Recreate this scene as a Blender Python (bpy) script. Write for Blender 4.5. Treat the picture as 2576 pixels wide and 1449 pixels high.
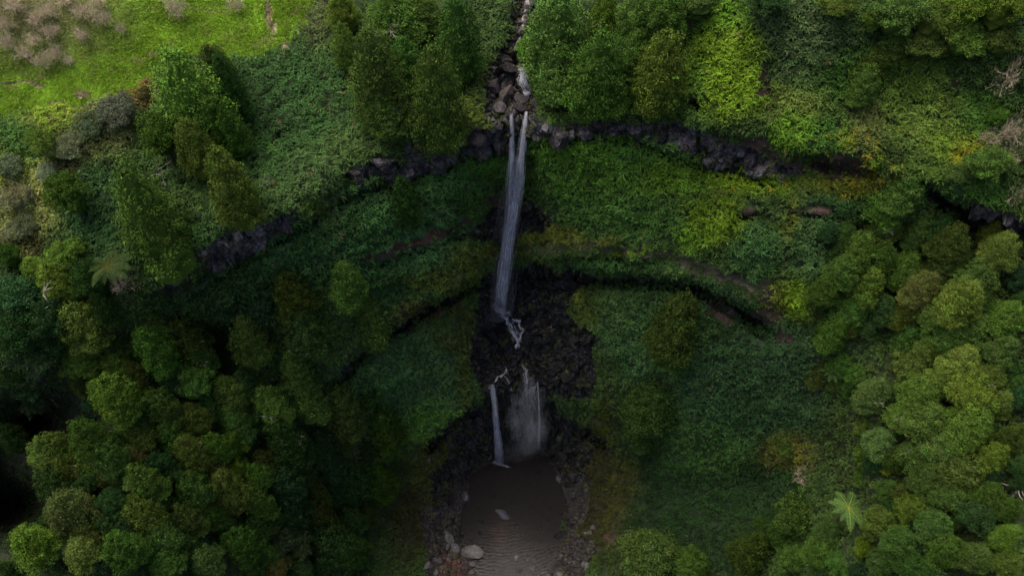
import bpy, math, random
import numpy as np
from mathutils import Vector
random.seed(7); rng = np.random.default_rng(7)
for o in list(bpy.data.objects): bpy.data.objects.remove(o)
S = bpy.context.scene
COL = S.collection

# ------------------------------------------------------------------ camera, sky, sun, exposure
F = 1983.0                      # focal length in units of a 2576 px wide picture
PITCH = math.radians(55.0)
CAM = np.array([0.0, -67.0, 137.0])
cd = bpy.data.cameras.new('camera'); cam = bpy.data.objects.new('camera', cd); COL.objects.link(cam)
cd.sensor_fit = 'HORIZONTAL'; cd.sensor_width = 36.0; cd.lens = 36.0 * F / 2576.0
cd.clip_start = 0.5; cd.clip_end = 3000
cam.location = CAM; cam.rotation_euler = (math.pi / 2 - PITCH, 0, 0)
S.camera = cam
SUN_EL, SUN_AZ = math.radians(69), math.radians(-56)     # azimuth measured from +Y (away from camera) towards +X
W = bpy.data.worlds.new("World"); S.world = W; W.use_nodes = True
nt = W.node_tree; bg = nt.nodes['Background']
sky = nt.nodes.new('ShaderNodeTexSky'); sky.sky_type = 'NISHITA'; sky.sun_disc = False
sky.sun_elevation = SUN_EL; sky.sun_rotation = SUN_AZ
sky.air_density = 0.7; sky.dust_density = 6.0; sky.ozone_density = 0.3
nt.links.new(sky.outputs[0], bg.inputs[0]); bg.inputs[1].default_value = 0.15
sd = bpy.data.lights.new('sun', 'SUN'); sun = bpy.data.objects.new('sun', sd); COL.objects.link(sun)
sd.energy = 1.75; sd.angle = math.radians(50); sd.color = (1.0, 0.94, 0.80)
d = Vector((math.sin(SUN_AZ) * math.cos(SUN_EL), math.cos(SUN_AZ) * math.cos(SUN_EL), math.sin(SUN_EL)))
sun.rotation_euler = d.to_track_quat('Z', 'Y').to_euler()
S.view_settings.view_transform = 'Standard'; S.view_settings.look = 'None'
S.view_settings.exposure = 0.62; S.view_settings.gamma = 1.0
S.render.engine = 'CYCLES'
S.cycles.transparent_max_bounces = 32; S.cycles.max_bounces = 6; S.cycles.volume_bounces = 1

# ------------------------------------------------------------------ projection helpers
fw = np.array([0, math.cos(PITCH), -math.sin(PITCH)]); upv = np.array([0, math.sin(PITCH), math.cos(PITCH)])
def ray(X, Y):
    X = np.asarray(X, float); Y = np.asarray(Y, float)
    a = (X - 1288) / F; b = (724.5 - Y) / F
    return np.stack([a, fw[1] + b * upv[1], fw[2] + b * upv[2]], -1)
def t_z(X, Y, z): return (z - CAM[2]) / ray(X, Y)[..., 2]
def t_y(X, Y, y): return (y - CAM[1]) / ray(X, Y)[..., 1]
def at_y(X, Y, y): return CAM + ray(X, Y) * np.asarray(t_y(X, Y, y))[..., None]
def proj(p):
    q = np.asarray(p, float) - CAM
    dep = q @ fw
    return 1288 + F * q[..., 0] / dep, 724.5 - F * (q @ upv) / dep, dep

# ------------------------------------------------------------------ noise
def _h(i, j, k, s):
    n = (i * 374761393 + j * 668265263 + k * 1274126177 + s * 974634777) & 0xffffffff
    n = ((n ^ (n >> 13)) * 1274126177) & 0xffffffff
    n = (n ^ (n >> 16)) & 0xffffffff
    return n.astype(np.float64) / 4294967295.0
def vnoise(p, s=0):
    f = np.floor(p).astype(np.int64); u = p - f; u = u * u * (3 - 2 * u); r = 0
    for di in (0, 1):
        for dj in (0, 1):
            for dk in (0, 1):
                w = (u[:, 0] if di else 1 - u[:, 0]) * (u[:, 1] if dj else 1 - u[:, 1]) * (u[:, 2] if dk else 1 - u[:, 2])
                r = r + w * _h(f[:, 0] + di, f[:, 1] + dj, f[:, 2] + dk, s)
    return r * 2 - 1
def fbm(p, oct=4, s=0):
    r = 0; a = 1; t = 0
    for o in range(oct): r = r + a * vnoise(p * 2 ** o, s + o); t += a; a *= 0.5
    return r / t
def cells(p, s=0):
    f = np.floor(p).astype(np.int64); best = np.full(len(p), 9.0); b2 = np.full(len(p), 9.0); val = np.zeros(len(p))
    for di in (-1, 0, 1):
        for dj in (-1, 0, 1):
            for dk in (-1, 0, 1):
                c = f + np.array([di, dj, dk])
                q = np.stack([_h(c[:, 0], c[:, 1], c[:, 2], s + 1), _h(c[:, 0], c[:, 1], c[:, 2], s + 2), _h(c[:, 0], c[:, 1], c[:, 2], s + 3)], 1) + c
                dd = ((q - p) ** 2).sum(1) ** .5; v = _h(c[:, 0], c[:, 1], c[:, 2], s + 4)
                m = dd < best; b2 = np.where(m, best, np.minimum(b2, dd)); val = np.where(m, v, val); best = np.where(m, dd, best)
    return val, b2 - best
def n2(X, Y, sc, s=0, oct=3):
    X = np.asarray(X, float).ravel(); Y = np.asarray(Y, float).ravel()
    return fbm(np.stack([X / sc, Y / sc, np.full_like(X, s * 7.3)], 1), oct, s)

# ------------------------------------------------------------------ mesh + material helpers
def mesh(name, v, f, mat=None, col=None, smooth=False):
    me = bpy.data.meshes.new(name); v = np.asarray(v, np.float32)
    f = np.asarray(f, np.int32); k = f.shape[1]
    me.vertices.add(len(v)); me.vertices.foreach_set('co', v.ravel())
    me.loops.add(f.size); me.loops.foreach_set('vertex_index', f.ravel())
    me.polygons.add(len(f)); me.polygons.foreach_set('loop_start', np.arange(0, f.size, k, dtype=np.int32))
    try: me.polygons.foreach_set('loop_total', np.full(len(f), k, np.int32))
    except Exception: pass
    me.polygons.foreach_set('use_smooth', np.full(len(f), smooth))
    me.update(calc_edges=True)
    if col is not None:
        a = me.attributes.new('Col', 'FLOAT_COLOR', 'POINT')
        c = np.ones((len(v), 4), np.float32); c[:, :col.shape[1]] = col
        a.data.foreach_set('color', c.ravel())
    if mat: me.materials.append(mat)
    return me
def obj(name, me, parent=None, loc=None, **kw):
    o = bpy.data.objects.new(name, me); COL.objects.link(o)
    if parent: o.parent = parent
    if loc is not None: o.location = loc
    for k, v in kw.items(): o[k] = v
    return o
def empty(name, loc, **kw):
    o = bpy.data.objects.new(name, None); COL.objects.link(o); o.location = loc; o.empty_display_size = 0.3
    for k, v in kw.items(): o[k] = v
    return o
def newmat(name):
    m = bpy.data.materials.new(name); m.use_nodes = True
    n = m.node_tree.nodes; l = m.node_tree.links; b = n['Principled BSDF']
    return m, n, l, b
def leafmat(name, use_obj=False, rough=0.55, spec=0.25, trans=0.25):
    m, n, l, b = newmat(name)
    at = n.new('ShaderNodeAttribute'); at.attribute_name = 'Col'; c = at.outputs['Color']
    if use_obj:
        oi = n.new('ShaderNodeObjectInfo'); mx = n.new('ShaderNodeMix'); mx.data_type = 'RGBA'; mx.blend_type = 'MULTIPLY'
        mx.inputs[0].default_value = 1; l.new(c, mx.inputs[6]); l.new(oi.outputs['Color'], mx.inputs[7]); c = mx.outputs[2]
    l.new(c, b.inputs['Base Color']); b.inputs['Roughness'].default_value = rough
    b.inputs['Specular IOR Level'].default_value = spec
    tr = n.new('ShaderNodeBsdfTranslucent'); l.new(c, tr.inputs[0])
    ms = n.new('ShaderNodeMixShader'); ms.inputs[0].default_value = trans
    l.new(b.outputs[0], ms.inputs[1]); l.new(tr.outputs[0], ms.inputs[2]); l.new(ms.outputs[0], n['Material Output'].inputs[0])
    return m
M_leaf = leafmat('thicket_leaf', rough=0.65, spec=0.08, trans=0.12)
M_crown = leafmat('crown_foliage', True, rough=0.7, spec=0.05, trans=0.05)
M_grass = leafmat('meadow_grass', rough=0.7, spec=0.1, trans=0.2)
M_fern = leafmat('fern_leaf', True, rough=0.65, spec=0.06)
def barkmat(name, c1, c2, sc=6):
    m, n, l, b = newmat(name)
    tc = n.new('ShaderNodeTexCoord'); no = n.new('ShaderNodeTexNoise'); no.inputs['Scale'].default_value = sc; no.inputs['Detail'].default_value = 6
    cr = n.new('ShaderNodeValToRGB'); cr.color_ramp.elements[0].color = (*c1, 1); cr.color_ramp.elements[1].color = (*c2, 1)
    cr.color_ramp.elements[0].position = .35; cr.color_ramp.elements[1].position = .65
    l.new(tc.outputs['Object'], no.inputs['Vector']); l.new(no.outputs['Fac'], cr.inputs[0]); l.new(cr.outputs[0], b.inputs['Base Color'])
    b.inputs['Roughness'].default_value = .85; b.inputs['Specular IOR Level'].default_value = .2
    return m
M_bark = barkmat('bark', (.045, .032, .024), (.12, .09, .07))
M_twig = barkmat('bare_twig', (.38, .31, .21), (.52, .44, .31))
M_dead = barkmat('bleached_wood', (.25, .21, .18), (.45, .40, .36))
M_redlog = barkmat('red_log', (.14, .05, .035), (.24, .10, .07))
def rockmat(name, dark, light, rough, use_obj=False, sc=1.0, lichen=None):
    m, n, l, b = newmat(name)
    tc = n.new('ShaderNodeNewGeometry'); P = tc.outputs['Position']
    no = n.new('ShaderNodeTexNoise'); no.inputs['Scale'].default_value = 1.1 * sc; no.inputs['Detail'].default_value = 9; no.inputs['Roughness'].default_value = .65
    cr = n.new('ShaderNodeValToRGB'); e = cr.color_ramp.elements; e[0].position = .40; e[1].position = .68; e[0].color = (*dark, 1); e[1].color = (*light, 1)
    l.new(P, no.inputs['Vector']); l.new(no.outputs['Fac'], cr.inputs[0]); c = cr.outputs[0]
    if lichen:
        n3 = n.new('ShaderNodeTexNoise'); n3.inputs['Scale'].default_value = 2.3 * sc; n3.inputs['Detail'].default_value = 5
        r3 = n.new('ShaderNodeValToRGB'); r3.color_ramp.elements[0].position = .56; r3.color_ramp.elements[1].position = .66
        l.new(P, n3.inputs['Vector']); l.new(n3.outputs['Fac'], r3.inputs[0])
        mx = n.new('ShaderNodeMix'); mx.data_type = 'RGBA'; l.new(r3.outputs[0], mx.inputs[0]); l.new(c, mx.inputs[6]); mx.inputs[7].default_value = (*lichen, 1); c = mx.outputs[2]
    if use_obj:
        oi = n.new('ShaderNodeObjectInfo'); mx = n.new('ShaderNodeMix'); mx.data_type = 'RGBA'; mx.blend_type = 'MULTIPLY'; mx.inputs[0].default_value = 1
        l.new(c, mx.inputs[6]); l.new(oi.outputs['Color'], mx.inputs[7]); c = mx.outputs[2]
    l.new(c, b.inputs['Base Color']); b.inputs['Roughness'].default_value = rough; b.inputs['Specular IOR Level'].default_value = .22
    vo = n.new('ShaderNodeTexVoronoi'); vo.inputs['Scale'].default_value = 1.6 * sc; vo.feature = 'DISTANCE_TO_EDGE'
    l.new(P, vo.inputs['Vector'])
    rr = n.new('ShaderNodeValToRGB'); rr.color_ramp.elements[1].position = .06; l.new(vo.outputs['Distance'], rr.inputs[0])
    ad = n.new('ShaderNodeMath'); ad.operation = 'MULTIPLY_ADD'; ad.inputs[1].default_value = .35
    l.new(rr.outputs[0], ad.inputs[0]); l.new(no.outputs['Fac'], ad.inputs[2])
    bp = n.new('ShaderNodeBump'); bp.inputs['Strength'].default_value = .8; bp.inputs['Distance'].default_value = .25
    l.new(ad.outputs[0], bp.inputs['Height']); l.new(bp.outputs[0], b.inputs['Normal'])
    return m
M_boulder = rockmat('boulder_stone', (.55, .52, .54), (1.0, .98, 1.0), .7, True, 1.6)
M_blocks = rockmat('cliff_basalt', (.014, .013, .016), (.105, .095, .108), .7, False, 1.6, (.045, .055, .018))

# ------------------------------------------------------------------ terrain control points
ctl = []
def cz(X, Y, z): ctl.append((X, Y, 1 / float(t_z(X, Y, z))))
def cy(X, Y, y): ctl.append((X, Y, 1 / float(t_y(X, Y, y))))
for p in [(0,0,86),(350,0,84),(700,0,82),(0,250,80),(300,200,80),(650,150,79),(0,350,78.5),(150,350,78),(0,500,75),(200,500,75),(400,420,76),
          (600,300,77),(800,200,77.5),(700,420,75),(850,330,75.5),(1000,250,76),(1150,200,76.5),(1150,60,80),(950,60,80),(1290,230,75.9),(1270,160,78),
          (1310,60,81),(1330,0,83),(1400,200,77),(1500,100,81),(1500,250,78),(1650,250,78.5),(1800,0,88),(1800,150,84),(1750,270,79.5),(1950,250,81),
          (1950,50,88),(2150,250,81.5),(2150,50,89),(2300,300,80.5),(2450,250,83),(2576,100,90),(2576,300,83),(2500,450,78),(2400,400,79)]: cz(*p)
RIM = [(440,690,70,735),(520,640,72,690),(580,605,72.6,655),(640,575,73,630),(740,530,73.5,570),(800,480,73.8,525),(860,440,74,480),(960,405,74.5,450),(1060,355,75,425),
       (1160,330,75.3,385),(1235,310,75.4,370),(1255,302,75.5,390),(1285,288,75.6,400),(1325,286,75.6,400),(1345,300,75.8,375),(1375,315,76,350),(1500,305,77,335),(1600,305,77.5,345),
       (1750,320,78,385),(1830,335,78,410),(1900,350,78,430),(2000,370,78,440),(2080,370,78,430),(2160,395,78,445),(2250,440,77,475),(2320,470,76.5,510),(2400,490,76,560),(2480,520,75.5,590),(2576,560,75,610)]
for X, Y0, z, Y1 in RIM:
    cz(X, Y0, z); y = float(CAM[1] + t_z(X, Y0, z) * ray(X, Y0)[1]); cy(X, Y1, y + .25)
for X, L in {1290: [(450,.3),(540,.1),(600,-.2),(640,-.8),(660,-.9),(700,.5),(780,-.2),(985,-9.2),(1010,-8.2),(1080,-7.5),(1135,-7.6)],
             1225: [(450,-.6),(540,-1.0),(600,-1.6),(640,-2.2),(670,-2.3),(710,-2),(780,-2.5),(985,-10),(1010,-9.2),(1080,-8.7),(1140,-9)],
             1150: [(470,-3.5),(570,-4.2),(600,-4.8),(640,-6),(700,-7),(740,-6),(780,-6.5),(850,-8.5),(950,-10.5),(1050,-12.5),(1120,-13),(1170,-13.3)],
             1000: [(520,-7.5),(600,-8.2),(700,-9.5),(780,-11.5),(850,-12),(950,-13.5),(1050,-15),(1150,-17),(1200,-17.5)],
             850: [(600,-11.5),(700,-13),(800,-15),(900,-17),(1000,-18.5),(1100,-20.5)],
             700: [(640,-13.8),(760,-15.5),(900,-18.5)],
             560: [(760,-18.5)],
             1370: [(450,-1.5),(540,-1.5),(590,-2),(630,-3.5),(655,-3.8),(700,-.5),(760,-2),(985,-9.3),(1015,-8.8),(1080,-8),(1130,-8.2)],
             1450: [(450,-3),(540,-3.5),(590,-4),(620,-5.5),(655,-5.8),(690,-3.5),(720,-3.8),(760,-5),(850,-7),(950,-9.5),(1010,-10),(1060,-9.3),(1100,-9.5)],
             1600: [(450,-4.5),(560,-6),(620,-7),(665,-8),(700,-6.8),(740,-8),(850,-10),(950,-12),(1050,-13.5),(1120,-14),(1180,-15.5)],
             1750: [(500,-7),(600,-9),(665,-10.5),(715,-9.6),(770,-11.5),(900,-14),(1000,-16),(1100,-18),(1200,-19.5)],
             1900: [(550,-9.5),(680,-12.5),(750,-13.5),(800,-12.8),(860,-15),(1000,-17.5),(1100,-19.5),(1200,-21.5)],
             2050: [(550,-11.5),(700,-15),(800,-17),(900,-19),(1000,-21),(1100,-23.5)]}.items():
    for Y, y in L: cy(X, Y, y)
for p in [(1290,850,32),(1290,900,29.5),(1290,960,27),(1225,850,33),(1225,930,29),(1370,850,33.5),(1370,930,29),
          (850,1200,27),(850,1300,18),(850,1400,12),(700,1000,45),(700,1100,40),(700,1250,35),(700,1400,28),(550,850,53),(550,1050,48),(550,1250,42),(550,1449,36),
          (440,850,58),(440,1000,54),(440,1200,48),(440,1449,42),(300,700,70),(300,800,66),(300,950,58),(300,1150,53),(300,1400,48),(100,620,71),(100,800,66),(100,950,62),
          (100,1060,36),(100,1150,51),(70,1270,26),(100,1400,50),(0,700,70),(0,900,66),(0,1080,46),(0,1300,28),(0,1449,50),
          (1100,1400,1),(1000,1400,4.5),(950,1300,10),(1050,1449,1),(1500,1449,1.6),(1450,1150,4),(1450,1250,.8),(1550,1350,3.5),(1600,1449,5.5),(1000,1280,7),(1080,1300,2),(1110,1220,4),
          (1600,1300,5.5),(1750,1300,12),(1750,1449,10),(1900,1300,19),(1900,1449,18),(2050,1200,37),(2050,1300,34),(2050,1449,30),
          (2200,600,66),(2200,750,61),(2200,900,57),(2200,1050,53),(2200,1200,48),(2200,1449,44),(2400,700,66),(2400,850,62),(2400,1000,58),(2400,1200,54),(2400,1449,50),
          (2576,700,69),(2576,850,66),(2576,1000,63),(2576,1200,59),(2576,1449,55),
          (1180,1190,.2),(1290,1160,-.7),(1290,1250,-.8),(1290,1350,-.6),(1290,1440,-.3),(1200,1230,-.5),(1180,1300,-.4),(1200,1380,-.3),(1380,1170,-.5),(1400,1250,-.5),(1390,1350,-.3),(1240,1180,-.7),(1360,1200,-.8),
          (1290,1600,-.6),(1290,2200,-3),(600,1800,30),(2000,1800,20),(-200,1800,45),(2800,1800,50),
          (0,-600,90),(700,-600,88),(1300,-600,88),(2000,-600,93),(2600,-600,95),(1300,-950,92),(0,-950,92),(2600,-950,97),
          (-700,0,90),(-700,700,74),(-700,1449,58),(-700,-600,93),(3300,0,95),(3300,700,78),(3300,1449,64),(3300,-600,97)]: cz(*p)
ctl = np.array(ctl)
def kern(A, B): return -np.sqrt(((A[:, None] - B[None]) ** 2).sum(-1) + 9.0)
cp = ctl[:, :2]; n_ = len(cp)
K = np.zeros((n_ + 3, n_ + 3)); K[:n_, :n_] = kern(cp, cp) + np.eye(n_) * -1.0 * 0
Q = np.c_[np.ones(n_), cp / 1000]; K[:n_, n_:] = Q; K[n_:, :n_] = Q.T
sol = np.linalg.solve(K, np.r_[ctl[:, 2], 0, 0, 0])
def wfield(X, Y):
    X = np.asarray(X, float); sh = X.shape; P = np.c_[X.ravel(), np.asarray(Y, float).ravel()]; out = np.empty(len(P))
    for i in range(0, len(P), 20000):
        q = P[i:i + 20000]; out[i:i + 20000] = kern(q, cp) @ sol[:n_] + np.c_[np.ones(len(q)), q / 1000] @ sol[n_:]
    return out.reshape(sh)

# ------------------------------------------------------------------ what grows or lies where, some light and shade put into the colours: patches (X, Y, rx, ry, colour, strength)
def sr(r, g, b): return np.array([r, g, b])
TEAL = sr(.026,.060,.028); DTEAL = sr(.021,.052,.027); GREEN = sr(.042,.095,.028); BRIGHT = sr(.075,.145,.022); LIME = sr(.100,.160,.018)
OLIVE = sr(.085,.095,.022); GREY = sr(.095,.105,.062); PALE = sr(.19,.19,.10); YEL = sr(.24,.19,.02); DARK = sr(.022,.040,.018); BROWN = sr(.10,.06,.04)
PATCH = [(740,250,130,130,TEAL,1),(680,400,110,110,TEAL,1),(780,470,130,70,sr(.05,.085,.045),1.2),(880,400,80,50,sr(.05,.085,.04),1),(640,560,70,30,sr(.05,.08,.04),1),(800,60,40,80,sr(.06,.075,.045),1),
 (50,370,70,50,GREEN,1),(140,300,70,40,sr(.12,.16,.03),1),(30,440,60,50,sr(.13,.15,.05),1.3),(110,450,40,35,PALE,1.2),(60,540,80,60,PALE,1.0),(60,620,60,30,sr(.09,.08,.05),1),(180,420,60,60,sr(.06,.06,.04),1),
 (270,320,60,60,GREY,1.3),(360,240,30,40,sr(.10,.06,.035),1),(230,480,80,60,DTEAL,1),(250,560,60,60,DTEAL,1),(520,620,120,60,TEAL,.6),(240,620,80,50,TEAL,.7),
 (1200,60,40,80,sr(.035,.06,.03),1.2),(1190,200,40,70,sr(.035,.055,.025),1),(1180,300,50,30,sr(.075,.10,.03),1.2),(1450,290,70,20,sr(.06,.09,.03),1),
 (1820,60,60,40,BRIGHT,1),(1830,150,80,70,LIME*.85,1.6),(1830,220,85,60,LIME,1.6),(1760,220,40,60,GREEN,.8),(2000,110,90,70,sr(.05,.075,.05),1.6),(2010,170,80,60,sr(.055,.09,.05),1.2),(2000,260,70,50,sr(.085,.11,.04),1.2),
 (1990,330,50,40,BRIGHT,1.4),(2080,340,60,40,GREEN,1),(2100,200,70,60,GREEN,1),(2280,220,70,60,sr(.08,.13,.035),1.2),(2320,300,110,60,sr(.085,.125,.04),1.3),(2380,360,60,50,sr(.10,.15,.03),1),(2420,400,40,40,sr(.18,.17,.02),.9),(2450,300,60,60,GREEN,1),
 (2180,300,50,60,sr(.09,.10,.05),1),(2120,350,40,20,sr(.14,.15,.02),1),(2130,470,90,25,OLIVE*1.1,1),(2190,420,25,30,LIME,.6),(1880,470,90,22,LIME,1.4),(1700,450,90,40,BRIGHT*.8,1),(1600,400,90,40,GREEN*1.35,1),(1470,370,110,40,sr(.065,.14,.026),1.4),  # greens of the dim cliff walls are raised in colour, as fill light
 (1500,450,110,50,sr(.055,.115,.028),1.5),(1560,540,120,50,sr(.048,.102,.036),1.6),(1800,560,60,45,LIME*.8,1.6),(1740,600,40,25,BRIGHT,1),(1900,640,50,60,sr(.034,.078,.040),1.5),(2060,620,70,80,sr(.035,.07,.04),1.5),(2100,520,60,30,DTEAL,1),(1990,560,20,50,OLIVE,.8),
 (2000,760,28,45,LIME*.9,1.8),(1950,760,40,40,OLIVE,1),(1620,640,60,10,LIME*.7,1),(1550,670,110,14,sr(.03,.07,.03),1.8),(1720,720,130,20,DTEAL*.8,1.8),(1850,790,90,30,DTEAL*.8,1.3),
 (1950,900,100,80,sr(.026,.056,.038),1.6),(1850,1000,120,110,sr(.025,.058,.036),1.8),(2000,1000,90,90,sr(.020,.045,.030),1.5),(1780,1120,90,80,sr(.033,.074,.030),1.6),(1600,860,90,90,sr(.036,.076,.042),1.4),(1550,780,60,40,sr(.045,.08,.04),1),
 (1900,1250,120,80,DTEAL*.6,1.6),(1720,1250,110,90,DTEAL*.65,1.5),(1680,1360,110,70,DTEAL*.5,1.6),(1800,1400,90,60,DTEAL*.5,1.5),(1980,1140,60,40,sr(.08,.075,.025),1.3),(1560,1210,50,60,sr(.04,.042,.018),1),(1540,1300,35,80,sr(.045,.042,.02),1.3),(1470,1100,60,30,OLIVE*.6,1),
 (1570,1030,60,60,sr(.028,.052,.022),1.3),(1530,1060,40,60,OLIVE*.5,1),(1470,800,35,60,sr(.055,.075,.026),1.4),(1450,750,20,25,sr(.11,.12,.03),1.2),(1520,930,35,70,sr(.036,.058,.026),1),(1440,900,30,40,OLIVE*.7,1),(1485,1240,50,110,sr(.030,.028,.016),2.2),(1020,1310,60,80,sr(.028,.027,.015),2.0),(1560,1400,50,50,sr(.026,.04,.018),1.2),(1110,1120,40,40,sr(.03,.034,.014),1.5),
 (1230,420,60,25,sr(.045,.11,.03),1.2),(1100,470,90,40,TEAL*1.5,1.3),(900,500,60,50,DTEAL*1.1,1.4),(1040,560,110,35,sr(.040,.088,.050),1.4),(930,570,80,50,TEAL*1.3,1.3),(1070,640,110,40,sr(.045,.095,.055),1.5),(900,640,90,60,DTEAL*1.4,1.2),(1180,520,30,40,GREEN*.8,1),
 (760,640,150,60,DTEAL*1.25,1.4),(620,740,130,60,DTEAL*.6,1.4),(780,530,30,20,LIME*.6,1.2),(960,750,60,50,DTEAL,1),(1100,700,90,20,sr(.05,.07,.02),1.2),(1160,650,40,30,sr(.07,.085,.025),1.4),(1040,790,60,30,sr(.05,.05,.02),1),
 (1040,930,110,90,sr(.044,.088,.052),1.6),(960,1000,90,80,DTEAL*1.6,1.4),(1080,1060,70,50,sr(.06,.125,.033),1.5),(1165,900,18,120,sr(.065,.078,.028),1.6),(1120,860,40,40,sr(.05,.065,.03),1),(1130,1110,60,40,sr(.05,.05,.02),1),(1070,1190,60,50,sr(.05,.055,.02),1),
 (1020,1290,60,50,sr(.05,.04,.024),1.2),(980,1330,80,60,DARK,1),(900,1250,90,90,sr(.03,.055,.028),1),(880,1130,50,60,sr(.045,.05,.03),1),(1400,590,60,20,sr(.10,.11,.035),1.3),(1360,600,50,15,OLIVE*.8,1.2),(1250,640,60,14,OLIVE*.9,1.3),(1500,610,70,10,sr(.08,.09,.03),1),
 (400,1100,500,400,DARK,.5),(2350,900,400,500,sr(.03,.045,.018),.6),(2220,880,60,50,sr(.05,.085,.03),1.4),(2170,880,40,30,sr(.04,.07,.04),1),(130,1080,120,90,DARK*.25,3),(50,1280,90,100,DARK*.25,3),(560,880,80,90,DARK*.4,2),  # deep forest hollows: their shade is painted in by blackened leaf colour
 (1430,330,100,30,GREEN,.5),(2400,480,60,30,GREEN,.8),(2330,440,80,30,sr(.06,.10,.03),1),(2480,500,60,40,GREEN,1)]
PA = np.array([[p[0], p[1], p[2], p[3], p[5]] for p in PATCH]); PC = np.array([p[4] for p in PATCH])
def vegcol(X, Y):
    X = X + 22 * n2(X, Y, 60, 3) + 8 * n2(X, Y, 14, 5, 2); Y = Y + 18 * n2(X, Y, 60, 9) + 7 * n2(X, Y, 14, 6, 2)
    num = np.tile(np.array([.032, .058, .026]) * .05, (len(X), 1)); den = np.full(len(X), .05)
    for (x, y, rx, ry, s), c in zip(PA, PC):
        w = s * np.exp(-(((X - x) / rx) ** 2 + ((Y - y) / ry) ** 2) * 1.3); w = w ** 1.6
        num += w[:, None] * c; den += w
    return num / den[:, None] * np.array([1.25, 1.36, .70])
def inpoly(X, Y, P):
    r = np.zeros(X.shape, bool); n = len(P); j = n - 1
    for i in range(n):
        xi, yi = P[i]; xj, yj = P[j]
        c = ((yi > Y) != (yj > Y)) & (X < (xj - xi) * (Y - yi) / (yj - yi + 1e-9) + xi); r ^= c; j = i
    return r
def nearline(X, Y, L):
    best = np.full(X.shape, 1e9)
    for (x0, y0, w0), (x1, y1, w1) in zip(L[:-1], L[1:]):
        dx, dy = x1 - x0, y1 - y0; s = np.clip(((X - x0) * dx + (Y - y0) * dy) / (dx * dx + dy * dy), 0, 1)
        best = np.minimum(best, np.hypot(X - x0 - s * dx, Y - y0 - s * dy) / (w0 + s * (w1 - w0)))
    return best < 1
MEADOW = [(-700,-900),(800,-900),(795,0),(770,70),(715,125),(640,165),(560,150),(470,165),(400,195),(330,240),(240,275),(100,285),(-700,330)]
ROCKL = [[(430,715,26),(520,662,40),(620,612,36),(700,575,20),(740,550,12)],[(865,455,14),(940,425,28),(1020,435,26),(1080,405,32),(1180,360,34),(1262,350,34)],
         [(1340,330,26),(1400,338,15),(1500,325,20),(1600,330,22),(1700,345,30),(1800,385,40),(1900,412,28),(1960,432,18),(2010,445,10)],[(2350,510,20),(2450,545,26),(2600,585,20)],[(1020,385,14),(1065,360,16)]]
ROCKP = [[(1215,230),(1240,165),(1262,130),(1290,60),(1300,-20),(1345,-20),(1332,100),(1330,180),(1352,250),(1350,330),(1260,345),(1220,300)],[(1365,255),(1420,250),(1425,280),(1370,285)]]
WETP = [[(1257,300),(1338,300),(1338,355),(1257,385)],[(1195,590),(1210,550),(1245,520),(1330,508),(1392,540),(1395,578),(1330,590),(1290,612),(1195,612)],
        [(1200,740),(1250,690),(1330,665),(1430,672),(1500,715),(1445,745),(1430,790),(1510,850),(1485,900),(1500,960),(1490,1010),(1400,1000),(1360,1012),(1230,1012),(1170,900),(1185,830),(1190,780)],
        [(1130,1080),(1200,1040),(1225,1000),(1360,1000),(1400,1030),(1480,1095),(1505,1140),(1475,1190),(1425,1230),(1390,1160),(1230,1160),(1180,1200),(1135,1270),(1085,1270),(1080,1200),(1120,1135)]]
RUBP = [[(1060,1280),(1150,1260),(1190,1400),(1300,1420),(1420,1330),(1400,1240),(1430,1180),(1490,1200),(1480,1300),(1450,1340),(1500,1370),(1480,1420),(1460,1600),(1040,1600),(1070,1400)]]
BED = [(1165,1190),(1200,1158),(1300,1150),(1385,1160),(1410,1190),(1425,1250),(1415,1320),(1390,1385),(1340,1425),(1310,1470),(1230,1470),(1200,1400),(1155,1340),(1135,1290),(1140,1230)]
SOILL = [[(1330,628,7),(1450,622,7),(1560,628,9),(1700,655,15),(1800,690,14),(1880,722,16),(1935,770,14),(1960,820,10)],[(905,655,7),(1050,610,8),(1190,563,7)],[(960,870,10),(1050,810,10),(1150,765,8)],
         [(2230,545,0.1),(2231,546,0.1)]]
SOILE = [(1920,210,17,55),(1905,375,52,28),(2100,420,72,30),(2165,440,42,22),(1985,425,34,20),(1940,405,30,24),(1880,545,40,18),(2040,545,50,20),(1815,785,32,30),(1915,800,26,22),(1925,735,24,22),(1250,508,28,16),(2398,225,10,45),(2140,250,14,50),(830,265,8,25),(1750,270,24,14),(1120,1410,50,40),(1535,1358,25,16),(1975,850,22,18),(1135,640,1,1),(1730,540,12,10)]
SANDP = [[(-10,198),(40,203),(110,215),(120,222),(40,212),(-10,208)]]
SANDE = [(672,30,10,34),(682,70,12,18),(716,122,14,18),(208,238,22,9),(40,300,40,10),(140,262,14,6),(385,138,10,5)]
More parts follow.
